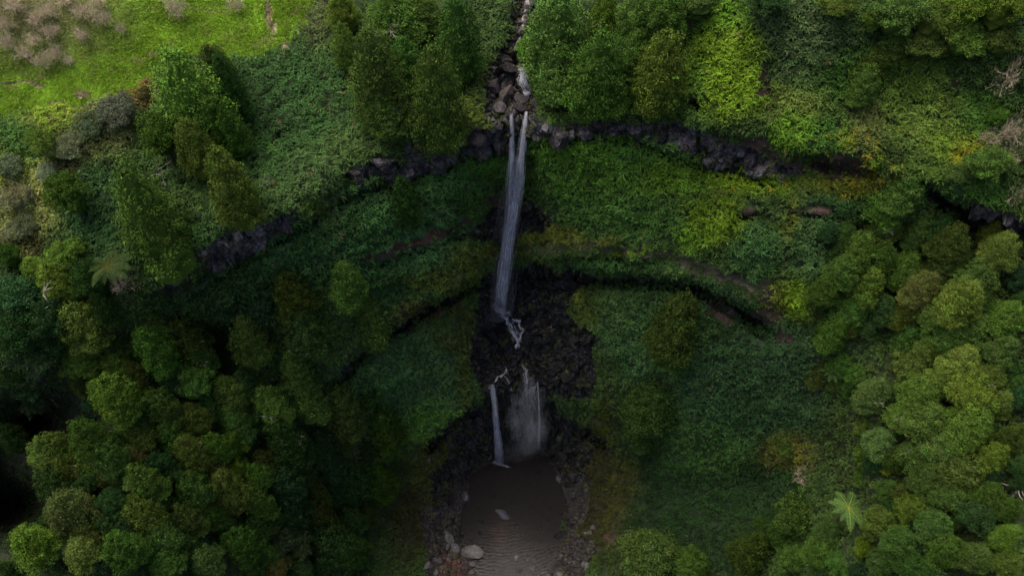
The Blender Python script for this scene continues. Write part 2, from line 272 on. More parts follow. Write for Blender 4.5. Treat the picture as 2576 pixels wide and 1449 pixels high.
UNDER = [([(1216,702,14),(1300,690,20),(1370,692,20)], 2.6, .1, 1), ([(1385,694,20),(1430,697,20),(1520,712,18),(1620,712,16),(1720,722,16),(1800,752,20),(1880,800,24),(1935,845,16)], 3.4, 1.3, .85),
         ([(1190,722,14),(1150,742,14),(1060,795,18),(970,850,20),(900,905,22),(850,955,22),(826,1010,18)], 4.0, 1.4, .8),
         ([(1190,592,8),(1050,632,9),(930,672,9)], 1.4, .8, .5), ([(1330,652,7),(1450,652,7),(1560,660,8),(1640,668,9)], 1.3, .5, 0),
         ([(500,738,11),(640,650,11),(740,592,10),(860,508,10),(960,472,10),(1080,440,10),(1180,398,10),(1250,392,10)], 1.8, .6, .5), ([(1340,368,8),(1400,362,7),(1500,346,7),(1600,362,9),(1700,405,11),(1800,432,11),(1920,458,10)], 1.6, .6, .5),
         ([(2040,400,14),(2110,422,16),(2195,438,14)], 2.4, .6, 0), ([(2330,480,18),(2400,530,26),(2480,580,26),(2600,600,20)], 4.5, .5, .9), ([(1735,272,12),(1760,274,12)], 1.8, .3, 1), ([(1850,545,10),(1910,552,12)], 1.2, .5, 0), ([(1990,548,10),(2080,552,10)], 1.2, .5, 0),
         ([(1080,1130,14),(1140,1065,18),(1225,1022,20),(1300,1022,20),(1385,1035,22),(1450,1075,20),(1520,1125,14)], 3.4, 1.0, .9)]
def classify(X, Y):
    Xw = X + 16 * n2(X, Y, 34, 11) + 5 * n2(X, Y, 9, 12, 2); Yw = Y + 12 * n2(X, Y, 34, 14) + 5 * n2(X, Y, 9, 15, 2)
    k = np.zeros(X.shape, int)                                          # 0 thicket
    k[inpoly(Xw, Yw, MEADOW)] = 1
    for x, y, a, b in SANDE: k[((Xw - x) / a) ** 2 + ((Yw - y) / b) ** 2 < 1] = 2
    for P in SANDP: k[inpoly(Xw, Yw, P)] = 2
    for L in SOILL: k[nearline(Xw, Yw, L)] = 3
    for x, y, a, b in SOILE: k[((Xw - x) / a) ** 2 + ((Yw - y) / b) ** 2 < 1] = 3
    for L in ROCKL: k[nearline(Xw, Yw, L)] = 4
    for P in ROCKP: k[inpoly(Xw, Yw, P)] = 4
    for P in RUBP: k[inpoly(Xw, Yw, P)] = 6
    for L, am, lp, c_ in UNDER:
        if c_ > 0: k[nearline(Xw, Yw, [(q[0], q[1], q[2] * c_ * .75) for q in L])] = 5  # undercut takes the near-black wet rock colour, which also paints in its shade
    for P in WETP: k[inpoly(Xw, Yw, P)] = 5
    k[inpoly(X, Y, BED)] = 7
    return k

# ------------------------------------------------------------------ terrain mesh
def axis(lo, a, b, hi, st, g=1.12):
    c = list(np.arange(a, b + .1, st)); s = st; x = a; L = []
    while x > lo: s *= g; x -= s; L.append(x)
    s = st; x = c[-1]; R = []
    while x < hi: s *= g; x += s; R.append(x)
    return np.array(L[::-1] + c + R)
gx = axis(-1500, -120, 2700, 4100, 3.6); gy = axis(-950, -90, 1540, 2250, 3.4)
GX, GY = np.meshgrid(gx, gy); nx, ny = len(gx), len(gy)
Wc = wfield(GX[::2, ::2], GY[::2, ::2])
def up2(A, n, ax):
    A = np.moveaxis(A, ax, 0); out = np.empty((n,) + A.shape[1:]); out[::2] = A[: (n + 1) // 2]
    k = out[1::2].shape[0]; nxt = np.concatenate([A[1:], A[-1:] * 2 - A[-2:-1]]); out[1::2] = (A[:k] + nxt[:k]) / 2
    return np.moveaxis(out, 0, ax)
Wf = up2(up2(Wc, ny, 0), nx, 1); Wf = np.clip(Wf, 1 / 600, 1)
PT = CAM + ray(GX, GY) / Wf[..., None]
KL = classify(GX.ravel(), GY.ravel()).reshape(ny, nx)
def normals(P):
    a = np.gradient(P, axis=1); b = np.gradient(P, axis=0); n = np.cross(b, a); n /= np.linalg.norm(n, axis=-1, keepdims=True) + 1e-9
    return n
def ldist(X, Y, L):
    best = np.full(X.shape, 1e9)
    for (x0, y0, w0), (x1, y1, w1) in zip(L[:-1], L[1:]):
        dx, dy = x1 - x0, y1 - y0; s_ = np.clip(((X - x0) * dx + (Y - y0) * dy) / (dx * dx + dy * dy), 0, 1)
        best = np.minimum(best, np.hypot(X - x0 - s_ * dx, Y - y0 - s_ * dy) / (w0 + s_ * (w1 - w0)))
    return best
ru = ray(GX, GY); ru /= np.linalg.norm(ru, axis=-1, keepdims=True); push = np.zeros(GX.shape)
wx = (7 * n2(GX, GY, 30, 81)).reshape(GX.shape); wy = (9 * n2(GX, GY, 26, 82)).reshape(GX.shape)
for L, am, lp, _c in UNDER:
    dd = ldist(GX + wx, GY + wy, L); push += am * np.exp(-dd ** 2 * 1.1) * (1 + .4 * wy / 9)
    w_ = np.mean([q[2] for q in L]); dd = ldist(GX + wx, GY + wy + 1.9 * w_, L); push -= lp * np.exp(-dd ** 2 * 1.3)
PT = PT + ru * push[..., None]
NM = normals(PT)
# smooth normals for displacement
for _ in range(6): NM = (NM + np.roll(NM, 1, 0) + np.roll(NM, -1, 0) + np.roll(NM, 1, 1) + np.roll(NM, -1, 1)) / 5
NM /= np.linalg.norm(NM, axis=-1, keepdims=True)
flat = PT.reshape(-1, 3); kf = KL.ravel()
disp = .75 * fbm(flat / 4.5, 3, 21) + .38 * fbm(flat / 1.1, 3, 23)
inpool = (flat[:, 2] < .6) & (GX.ravel() > 1100) & (GX.ravel() < 1480)
disp[kf == 1] *= .35; disp[inpool] *= .15
rk = (kf == 4) | (kf == 5); q = flat[rk]
v1, e1 = cells(q * np.array([.55, .55, .38]) + .3 * fbm(q / 1.2, 2, 5)[:, None], 31); v2, e2 = cells(q * np.array([1.3, 1.3, .9]), 41)
disp[rk] = (v1 - .5) * 1.7 - .5 * np.exp(-(e1 / .10) ** 2) + (v2 - .5) * .7 - .2 * np.exp(-(e2 / .12) ** 2) + .2 * fbm(q * 2, 3, 6)
q = flat[kf == 6]; disp[kf == 6] = .35 * fbm(q / .8, 3, 8)
bad = (kf == 7) & (flat[:, 2] > -.12); kf[bad] = 6; disp[bad] = .3 * fbm(flat[bad] / .6, 3, 8) + .1
disp[kf == 7] = .06 * fbm(flat[kf == 7] / 1.0, 2, 8)
edge = (GX.ravel() < -100) | (GX.ravel() > 2680) | (GY.ravel() < -80)
disp[edge] *= .5
PT = PT + NM * disp.reshape(ny, nx)[..., None]
ND = normals(PT)
idx = np.arange(nx * ny).reshape(ny, nx)
faces = np.stack([idx[:-1, :-1], idx[1:, :-1], idx[1:, 1:], idx[:-1, 1:]], -1).reshape(-1, 4)
def gcol(X, Y, k):
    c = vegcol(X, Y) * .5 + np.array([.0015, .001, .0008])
    g = n2(X, Y, 40, 31)[:, None]
    gr = np.array([.205, .350, .028]) * (1 + .35 * g)
    ol = np.clip(1.3 - np.hypot((X - 60) / 260, (Y - 20) / 150), 0, 1)[:, None] ; gr = gr * (1 - ol) + np.array([.23, .235, .10]) * ol
    c = np.where((k == 1)[:, None], gr, c)
    c = np.where((k == 2)[:, None], np.array([.30, .26, .14]), c)
    wsoil = np.where((Y < 760) & (X > 1320) & (Y > 600), 1, 0)[:, None]
    c = np.where((k == 3)[:, None], np.array([.050, .028, .022]) * (1 - wsoil) + np.array([.065, .058, .034]) * wsoil, c)
    c = np.where((k == 4)[:, None], np.array([.075, .068, .078]), c)
    c = np.where(((k == 4) & (X > 1200) & (Y < 300))[:, None], np.array([.036, .031, .032]), c)
    c = np.where(((k == 4) & (X < 770))[:, None], np.array([.11, .098, .112]), c)  # left rim rock lightened in colour to offset the tree shade on it
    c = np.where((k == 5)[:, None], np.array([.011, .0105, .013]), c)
    c = np.where((k == 6)[:, None], np.array([.017, .014, .013]), c)
    c = np.where((k == 7)[:, None], np.array([.036, .027, .023]), c)
    return c
XF, YF = GX.ravel(), GY.ravel()
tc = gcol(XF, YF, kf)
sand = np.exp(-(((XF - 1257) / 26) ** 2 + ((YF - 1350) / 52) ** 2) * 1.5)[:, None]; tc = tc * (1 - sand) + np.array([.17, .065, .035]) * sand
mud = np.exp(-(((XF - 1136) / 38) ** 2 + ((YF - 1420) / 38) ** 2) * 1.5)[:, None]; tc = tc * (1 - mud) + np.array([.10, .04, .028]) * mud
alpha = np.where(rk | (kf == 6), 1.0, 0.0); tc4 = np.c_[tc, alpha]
M_ter, n, l, b = newmat('terrain_ground')
at = n.new('ShaderNodeAttribute'); at.attribute_name = 'Col'; ge = n.new('ShaderNodeNewGeometry'); P_ = ge.outputs['Position']
na = n.new('ShaderNodeTexNoise'); na.inputs['Scale'].default_value = .9; na.inputs['Detail'].default_value = 10; na.inputs['Roughness'].default_value = .7; l.new(P_, na.inputs['Vector'])
ra = n.new('ShaderNodeMapRange'); ra.inputs[1].default_value = .3; ra.inputs[2].default_value = .7; ra.inputs[3].default_value = .35; ra.inputs[4].default_value = 1.75; l.new(na.outputs['Fac'], ra.inputs[0])
mu = n.new('ShaderNodeVectorMath'); mu.operation = 'SCALE'; l.new(at.outputs['Color'], mu.inputs[0]); l.new(ra.outputs[0], mu.inputs['Scale'])
nm_ = n.new('ShaderNodeTexNoise'); nm_.inputs['Scale'].default_value = .55; nm_.inputs['Detail'].default_value = 8; nm_.inputs['Roughness'].default_value = .65; l.new(P_, nm_.inputs['Vector'])
rm = n.new('ShaderNodeMapRange'); rm.inputs[1].default_value = .54; rm.inputs[2].default_value = .60; l.new(nm_.outputs['Fac'], rm.inputs[0])
mm = n.new('ShaderNodeMath'); mm.operation = 'MULTIPLY'; l.new(rm.outputs[0], mm.inputs[0]); l.new(at.outputs['Alpha'], mm.inputs[1])
mx = n.new('ShaderNodeMix'); mx.data_type = 'RGBA'; l.new(mm.outputs[0], mx.inputs[0]); l.new(mu.outputs[0], mx.inputs[6]); mx.inputs[7].default_value = (.045, .052, .014, 1)
l.new(mx.outputs[2], b.inputs['Base Color'])
rr = n.new('ShaderNodeMapRange'); rr.inputs[3].default_value = .85; rr.inputs[4].default_value = .48; l.new(at.outputs['Alpha'], rr.inputs[0]); l.new(rr.outputs[0], b.inputs['Roughness'])
vo = n.new('ShaderNodeTexVoronoi'); vo.inputs['Scale'].default_value = 1.7; vo.feature = 'DISTANCE_TO_EDGE'; l.new(P_, vo.inputs['Vector'])
vr = n.new('ShaderNodeMapRange'); vr.inputs[2].default_value = .08; l.new(vo.outputs['Distance'], vr.inputs[0])
hm = n.new('ShaderNodeMath'); hm.operation = 'MULTIPLY'; l.new(vr.outputs[0], hm.inputs[0]); l.new(at.outputs['Alpha'], hm.inputs[1])
ha = n.new('ShaderNodeMath'); ha.operation = 'MULTIPLY_ADD'; ha.inputs[1].default_value = .35; l.new(hm.outputs[0], ha.inputs[0]); l.new(na.outputs['Fac'], ha.inputs[2])
bp = n.new('ShaderNodeBump'); bp.inputs['Strength'].default_value = .9; bp.inputs['Distance'].default_value = .35; l.new(ha.outputs[0], bp.inputs['Height']); l.new(bp.outputs[0], b.inputs['Normal'])
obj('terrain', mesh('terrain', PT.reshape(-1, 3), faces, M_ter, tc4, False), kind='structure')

def gi(X, Y):
    i = np.interp(X, gx, np.arange(nx)); j = np.interp(Y, gy, np.arange(ny)); i0 = np.clip(i.astype(int), 0, nx - 2); j0 = np.clip(j.astype(int), 0, ny - 2)
    return i0, j0, i - i0, j - j0
def terr(X, Y, A=None):
    A = PT if A is None else A
    X = np.atleast_1d(np.asarray(X, float)); Y = np.atleast_1d(np.asarray(Y, float)); i, j, u, v = gi(X, Y); u = u[:, None]; v = v[:, None]
    return A[j, i] * (1 - u) * (1 - v) + A[j, i + 1] * u * (1 - v) + A[j + 1, i] * (1 - u) * v + A[j + 1, i + 1] * u * v
def tp(X, Y): return terr(X, Y)[0]

# ------------------------------------------------------------------ leaves and blades
def blades(C, U, L, Wd, colr, nb, spread=(.35, 1.0), bend=.5):
    N = len(C); n = N * nb
    C = np.repeat(C, nb, 0); U = np.repeat(U, nb, 0); L = np.repeat(L, nb) * rng.uniform(.6, 1.15, n); Wd = np.repeat(Wd, nb) * rng.uniform(.7, 1.2, n)
    colr = np.repeat(colr, nb, 0) * rng.uniform(.6, 1.45, (n, 1)) * rng.uniform(.9, 1.1, (n, 3))
    ref = np.tile([1., 0, 0], (n, 1)); A = np.cross(U, ref); A /= np.linalg.norm(A, axis=1, keepdims=True) + 1e-9; B = np.cross(U, A)
    ph = rng.uniform(0, 2 * np.pi, n)[:, None]; H = np.cos(ph) * A + np.sin(ph) * B; T = np.cross(U, H)
    al = rng.uniform(*spread, n)[:, None]; L = L[:, None]; Wd = Wd[:, None]
    j = rng.normal(0, .10, (n, 3)) * L
    p0 = C + j; p1 = p0 + L * .5 * (H * np.cos(al) + U * np.sin(al)); p2 = p1 + L * .5 * (H * np.cos(al - bend * 1.6) + U * np.sin(al - bend * 1.6))
    V = np.stack([p0 - T * Wd * .25, p0 + T * Wd * .25, p1 - T * Wd * .5, p1 + T * Wd * .5, p2 - T * Wd * .08, p2 + T * Wd * .08], 1).reshape(-1, 3)
    base = (np.arange(n) * 6)[:, None]
    Fc = np.concatenate([base + np.array([0, 1, 3, 2]), base + np.array([2, 3, 5, 4])])
    return V, Fc, np.repeat(colr, 6, 0)
def uniqpts(n, x0=-60, x1=2640, y0=-50, y1=1500):
    return rng.uniform(x0, x1, n), rng.uniform(y0, y1, n)
# thicket of long leaves (ginger, reeds) over slopes
X, Y = uniqpts(185000, -260, 2860, -90, 1540); k = classify(X, Y)
stray = rng.random(len(X))
forest = ((X < 850) & (Y > 900 + .1 * X)) | ((X > 2120) & (Y > 560)) | ((X > 860) & (X < 1180) & (Y < 240)) | ((X > 1350) & (X < 1700) & (Y < 240))
gap = n2(X, Y, 13, 95, 3)
keep = ((k == 0) & (stray < np.where(forest, .35, 1.0)) & (gap < .36)) | ((k == 3) & (stray < .30)) | ((k == 4) & (stray < .09)) | ((k == 5) & (stray < np.where(Y > 1040, .24, .09))) | ((k == 6) & (stray < .10))
X, Y, k = X[keep], Y[keep], k[keep]
C = terr(X, Y); Nn = terr(X, Y, ND); dist = 1 / (1 / np.linalg.norm(C - CAM, axis=1))
U = Nn * .55 + np.array([0, 0, 1.0]); U += rng.normal(0, .18, U.shape); U /= np.linalg.norm(U, axis=1, keepdims=True)
hgt = .25 + .7 * (n2(X, Y, 18, 51, 2) * .5 + .5) + rng.uniform(0, .35, len(X)); hgt[k != 0] *= .25
C = C + U * hgt[:, None]
cc = vegcol(X, Y); cc *= np.clip(1 + .7 * n2(X, Y, 9, 61, 2) + .45 * n2(X, Y, 40, 62, 2), .3, 2)[:, None]
# odd dead or yellow plants
od = rng.random(len(X)); cc[od < .003] = np.array([.12, .08, .045]); cc[(od > .985)] *= np.array([1.7, 1.4, 1.0])
yl = (np.exp(-(((X - 2150) / 110) ** 2 + ((Y - 430) / 70) ** 2)) + .5 * np.exp(-(((X - 1880) / 90) ** 2 + ((Y - 480) / 30) ** 2)) + .4 * np.exp(-(((X - 1350) / 60) ** 2 + ((Y - 665) / 10) ** 2))) > rng.random(len(X)) * 3.6 + .12
cc[yl] = np.array([.20, .16, .012])
rd = (k == 3) & (rng.random(len(X)) < .7) & (X < 1250); cc[rd] = np.array([.14, .05, .03])
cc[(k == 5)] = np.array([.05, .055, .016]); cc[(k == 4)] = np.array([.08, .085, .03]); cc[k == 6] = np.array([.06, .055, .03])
cc = np.clip(cc, .004, .5)
ll = rng.uniform(.30, .62, len(X)); ww = ll * .20
ll *= np.clip(1 + .6 * n2(X, Y, 22, 91, 2), .6, 1.35); ll[k != 0] *= .6
big = (rng.random(len(X)) < .012) & (k == 0); ll[big] *= 1.7; C[big] += U[big] * .3
V, Fc, Cc = blades(C, U, ll, ww, cc, 7)
obj('thicket', mesh('thicket', V, Fc, M_leaf, Cc), kind='stuff', label='dense thicket of long pointed green leaves covering the gorge slopes', category='undergrowth')
# hanging fringes on ledge edges
# meadow grass
X, Y = uniqpts(90000, -60, 830, -50, 340); k = classify(X, Y); m = k == 1; m |= (k == 2) & (rng.random(len(X)) < .5); X, Y, k = X[m], Y[m], k[m]
C = terr(X, Y); U = np.tile([0, 0, 1.0], (len(X), 1)) + rng.normal(0, .25, (len(X), 3)); U[:, 0] += .25; U /= np.linalg.norm(U, axis=1, keepdims=True)
gc = gcol(X, Y, k) * np.clip(1 + .5 * n2(X, Y, 30, 71)[:, None] + .3 * n2(X, Y, 7, 72, 2)[:, None], .3, 2)
dry = n2(X + 1.2 * Y, Y * 2.2, 26, 74) > .34; gc[dry] = gc[dry] * .4 + np.array([.26, .27, .09]) * .6
V, Fc, Cc = blades(C, U, rng.uniform(.14, .30, len(X)), np.full(len(X), .045), gc, 7, (.6, 1.4), .3)
obj('meadow_grass', mesh('meadow_grass', V, Fc, M_grass, Cc), kind='stuff', label='bright green grass of the sloping meadow above the gorge', category='grass')

# ------------------------------------------------------------------ tubes
def tube(path, rad, sides=5):
    path = np.asarray(path, float); n = len(path); rad = np.broadcast_to(rad, n)
    T = np.gradient(path, axis=0); T /= np.linalg.norm(T, axis=1, keepdims=True) + 1e-9
    ref = np.array([.13, .97, .21]) if abs(T[0, 1]) < .8 else np.array([.97, .1, .2])
    A = np.cross(T, ref); A /= np.linalg.norm(A, axis=1, keepdims=True) + 1e-9; B = np.cross(T, A)
    a = np.arange(sides) * 2 * np.pi / sides
    V = (path[:, None] + rad[:, None, None] * (np.cos(a)[None, :, None] * A[:, None] + np.sin(a)[None, :, None] * B[:, None])).reshape(-1, 3)
    i = np.arange(n - 1)[:, None] * sides + np.arange(sides)[None]; j = np.arange(n - 1)[:, None] * sides + (np.arange(sides)[None] + 1) % sides
    return V, np.stack([i, j, j + sides, i + sides], -1).reshape(-1, 4)
def join(parts, cols=None):
    V = []; Fs = []; o = 0; Cs = []
    for q in parts:
        V.append(q[0]); Fs.append(q[1] + o); o += len(q[0])
        if len(q) > 2: Cs.append(q[2])
    return (np.concatenate(V), np.concatenate(Fs)) + ((np.concatenate(Cs),) if Cs else ())

# ------------------------------------------------------------------ tree crowns
def crown(kind, seed, R=3.0, H=8.0):
    r = np.random.default_rng(seed); puffs = []
    if kind == 'cedar':
        for h in np.linspace(.03, .97, 17):
            prof = ((1 - h) ** (.44 + .05 * (seed % 3))) * (.62 + .38 * min(1, h / .22)); n = max(3, int(12 * prof + 1)); a0 = r.uniform(0, 6.28)
            for i in range(n):
                a = a0 + i * 2 * np.pi / n + r.normal(0, .22); lob = 1 + .15 * math.sin(3 * a + seed) + .12 * math.sin(5 * a + 9 * h + seed)
                rr = R * prof * lob * r.uniform(.70, .98); s_ = r.uniform(.42, .88) * (.55 + .45 * prof)
                puffs.append((rr * math.cos(a), rr * math.sin(a), H * h + r.normal(0, .22), s_))
                for _ in range(2):
                    q = a + r.normal(0, .25); puffs.append(((rr + s_ * .5) * math.cos(q), (rr + s_ * .5) * math.sin(q), H * h + r.normal(.1, .3), s_ * r.uniform(.35, .6)))
        puffs.append((0, 0, H * .98, .42)); core = lambda h: .72 * (1 - h) ** .62
        npf = 62; ls = (.11, .24)
    elif kind == 'round':
        lobes = [(r.uniform(.1, .66) * R, r.uniform(0, 2 * np.pi), r.uniform(.42, .8), r.uniform(.32, .55) * R) for _ in range(10)] + [(0, 0, .78, .55 * R)]
        for d0, a0, h0, s0 in lobes:
            for i in range(22):
                v = r.normal(0, 1, 3); v /= np.linalg.norm(v); v[2] = abs(v[2]) * 1.0 - .25
                q = np.array([d0 * math.cos(a0) + v[0] * s0, d0 * math.sin(a0) + v[1] * s0, h0 * H * .75 + v[2] * s0 * 1.0 + .1 * H]); s_ = r.uniform(.30, .62)
                puffs.append((*q, s_)); q2 = q + v * s_ * .7; puffs.append((*q2, s_ * .5))
        core = lambda h: .50 * math.sqrt(max(0, 1 - (2.4 * h - .8) ** 2)) if h < .72 else 0
        npf = 56; ls = (.11, .23)
    else:   # airy, branchy crown
        for bch in range(24):
            a = r.uniform(0, 2 * np.pi); h = r.uniform(.25, .98); rr = R * (1.15 - .65 * h)
            for s in np.linspace(.25, 1, 7):
                puffs.append((rr * s * math.cos(a) + r.normal(0, .2), rr * s * math.sin(a) + r.normal(0, .2), H * h + s * .4 + r.normal(0, .2), r.uniform(.28, .55)))
        core = lambda h: .38 * math.sqrt(max(0, 1 - (2 * h - 1) ** 2))
        npf = 78; ls = (.11, .22)
    P = np.array(puffs); cn = np.maximum(12, (npf * (P[:, 3] / .5) ** 1.7).astype(int)); C = np.repeat(P, cn, 0); N = len(C)
    v = r.normal(0, 1, (N, 3)); v[:, 2] = np.abs(v[:, 2]) * 1.0 - .25; v /= np.linalg.norm(v, axis=1, keepdims=True)
    rad = C[:, 3:4] * (r.uniform(.72, 1.10, (N, 1)) + .3 * r.random((N, 1)) ** 4); c = C[:, :3] + v * rad * np.array([1.1, 1.1, .8])
    nrm = v + r.normal(0, .40, (N, 3)); nrm /= np.linalg.norm(nrm, axis=1, keepdims=True)
    t = np.cross(nrm, r.normal(0, 1, (N, 3))); t /= np.linalg.norm(t, axis=1, keepdims=True) + 1e-9; bt = np.cross(nrm, t)
    s = r.uniform(ls[0], ls[1], (N, 1)); s2 = s * r.uniform(.35, .6, (N, 1))
    V = np.stack([c - t * s * .6, c + bt * s2 * .5 - nrm * .02, c + t * s * .6 - nrm * .03, c - bt * s2 * .5], 1).reshape(-1, 3)
    Fc = (np.arange(N) * 4)[:, None] + np.arange(4)
    pt = np.repeat(r.uniform(.60, 1.38, len(P)), cn)[:, None] * r.uniform(.8, 1.25, (N, 1)) * (1 + np.repeat(r.normal(0, .06, (len(P), 3)), cn, 0))
    col = np.repeat(pt, 4, 0)
    # inner mass of shaded foliage so that the crown is not see-through
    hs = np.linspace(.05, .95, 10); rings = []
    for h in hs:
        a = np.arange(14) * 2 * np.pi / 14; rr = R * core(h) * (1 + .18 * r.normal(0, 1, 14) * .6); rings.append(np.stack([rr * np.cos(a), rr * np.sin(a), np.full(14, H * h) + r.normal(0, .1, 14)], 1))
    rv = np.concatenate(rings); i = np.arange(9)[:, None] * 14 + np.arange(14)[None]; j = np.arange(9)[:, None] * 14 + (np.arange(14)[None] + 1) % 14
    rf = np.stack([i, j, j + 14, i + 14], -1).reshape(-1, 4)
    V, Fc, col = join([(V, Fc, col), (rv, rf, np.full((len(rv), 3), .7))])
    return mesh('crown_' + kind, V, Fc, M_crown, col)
CR = {'cedar': [crown('cedar', s, 3, 8.5) for s in (1, 2, 3, 4, 5)], 'round': [crown('round', s, 3, 5.0) for s in (11, 12, 13, 14)], 'airy': [crown('airy', s, 3, 6.5) for s in (21, 22, 23)], 'bush': [crown('round', s, 3.4, 3.6) for s in (31, 32, 33)]}
CH = {'cedar': (3, 8.5), 'round': (3, 5.0), 'airy': (3, 6.5), 'bush': (3.4, 3.6)}
def trunkmesh(seed, h=3.0, r0=.22):
    r = np.random.default_rng(seed); z = np.linspace(-.6, 1.55 * h, 9); p = np.stack([np.cumsum(r.normal(0, .03, 9)), np.cumsum(r.normal(0, .03, 9)), z], 1)
    parts = [tube(p, np.linspace(r0 * 1.25, r0 * .45, 9), 8)]
    for i in range(6):
        a = r.uniform(0, 6.28); z0 = r.uniform(.7, 1.45) * h; q = np.array([[0, 0, z0], [.6 * math.cos(a), .6 * math.sin(a), z0 + .3], [1.4 * math.cos(a), 1.4 * math.sin(a), z0 + .5]]); parts.append(tube(q, [.07, .05, .02], 5))
    return mesh('trunk', *join(parts), M_bark, None, True)
TR = [trunkmesh(s) for s in (1, 2, 3)]
def twigs(seed, R=1.0, H=1.0, depth=4, n0=7, thick=.03, mat=None, lean=0.5):
    r = np.random.default_rng(seed); parts = []
    def grow(p, dvec, L, rad, dep):
        pts = [p]; dd = dvec
        for _ in range(3):
            dd = dd + r.normal(0, .16, 3); dd /= np.linalg.norm(dd); pts.append(pts[-1] + dd * L / 3)
        parts.append(tube(pts, np.linspace(rad, rad * .6, 4), 3 if dep < 3 else 5))
        if dep > 0:
            for _ in range(r.integers(3, 5)):
                k = r.integers(1, 4); nd = dd + r.normal(0, .55, 3); nd[2] += .12; nd /= np.linalg.norm(nd); grow(pts[k], nd, L * r.uniform(.55, .8), rad * .58, dep - 1)
    for i in range(n0):
        a = r.uniform(0, 6.28); v = np.array([math.cos(a) * lean, math.sin(a) * lean, 1.0]); v /= np.linalg.norm(v)
        grow(np.array([0, 0, 0.]), v, H * .42, thick, depth - 1)
    V, Fc = join(parts); return V, Fc
def bare(seed, **k):
    V, Fc = twigs(seed, **k); e = np.percentile(np.abs(V[:, :2]), 98); V[:, :2] /= e; V[:, 2] /= V[:, 2].max()
    r = np.random.default_rng(seed); n = 950; dv = r.normal(0, 1, (n, 3)); dv[:, 2] = np.abs(dv[:, 2]); dv /= np.linalg.norm(dv, axis=1, keepdims=True)
    c = dv * (r.uniform(.2, 1.0, (n, 1)) ** .8) * (1 + .28 * np.sin(3 * np.arctan2(dv[:, 1], dv[:, 0]) + seed)[:, None] * (1 + dv[:, 2:3])) * np.array([.95, .95, .8]) + np.array([0, 0, .12]); t_ = dv + r.normal(0, .35, (n, 3)); t_ /= np.linalg.norm(t_, axis=1, keepdims=True); w_ = np.cross(t_, r.normal(0, 1, (n, 3))); w_ /= np.linalg.norm(w_, axis=1, keepdims=True)
    ln = r.uniform(.08, .22, (n, 1)); wd = .0085; Q = np.stack([c - w_ * wd, c + w_ * wd, c + t_ * ln + w_ * wd * .3, c + t_ * ln - w_ * wd * .3], 1).reshape(-1, 3)
    V, Fc = join([(V, Fc), (Q, (np.arange(n) * 4)[:, None] + np.arange(4))]); return mesh('branches', V, Fc, M_twig)
BARE = [bare(s, H=1.0, n0=5, depth=5, thick=.02, lean=.8) for s in (3, 4, 5)]
V, Fc = twigs(9, H=1.6, n0=4, depth=3, thick=.035, lean=1.0); DEADB = mesh('dead_branch', V, Fc, M_dead)
z = np.linspace(-.3, 1, 5); BT = mesh('trunk', *tube(np.stack([z * 0, z * 0, z], 1), np.linspace(.09, .05, 5), 6), M_twig, None, True)

CO = {'olive': (.078,.114,.030), 'olb': (.102,.146,.032), 'dol': (.058,.078,.022), 'gr': (.062,.115,.028), 'grb': (.085,.16,.028), 'dgr': (.036,.070,.024), 'teal': (.038,.080,.036), 'dte': (.024,.050,.026),
      'yg': (.108,.165,.028), 'yel': (.13,.17,.024), 'rust': (.13,.10,.035), 'gol': (.092,.104,.034), 'blue': (.060,.088,.052), 'gry': (.135,.145,.110), 'pale': (.22,.22,.17), 'lg': (.080,.130,.045), 'brn': (.10,.08,.042)}
CW = {'olive': 'olive green', 'olb': 'bright olive', 'dol': 'dark olive', 'gr': 'mid green', 'grb': 'fresh green', 'dgr': 'dark green', 'teal': 'blue-green', 'dte': 'very dark green', 'yg': 'yellow-green', 'yel': 'bright yellow-green',
      'rust': 'rusty brown', 'gol': 'brownish olive', 'blue': 'grey-blue', 'gry': 'grey-green', 'pale': 'pale beige', 'lg': 'light green', 'brn': 'brown'}
c, r_, a_, b_ = 'cedar', 'round', 'airy', 'bush'
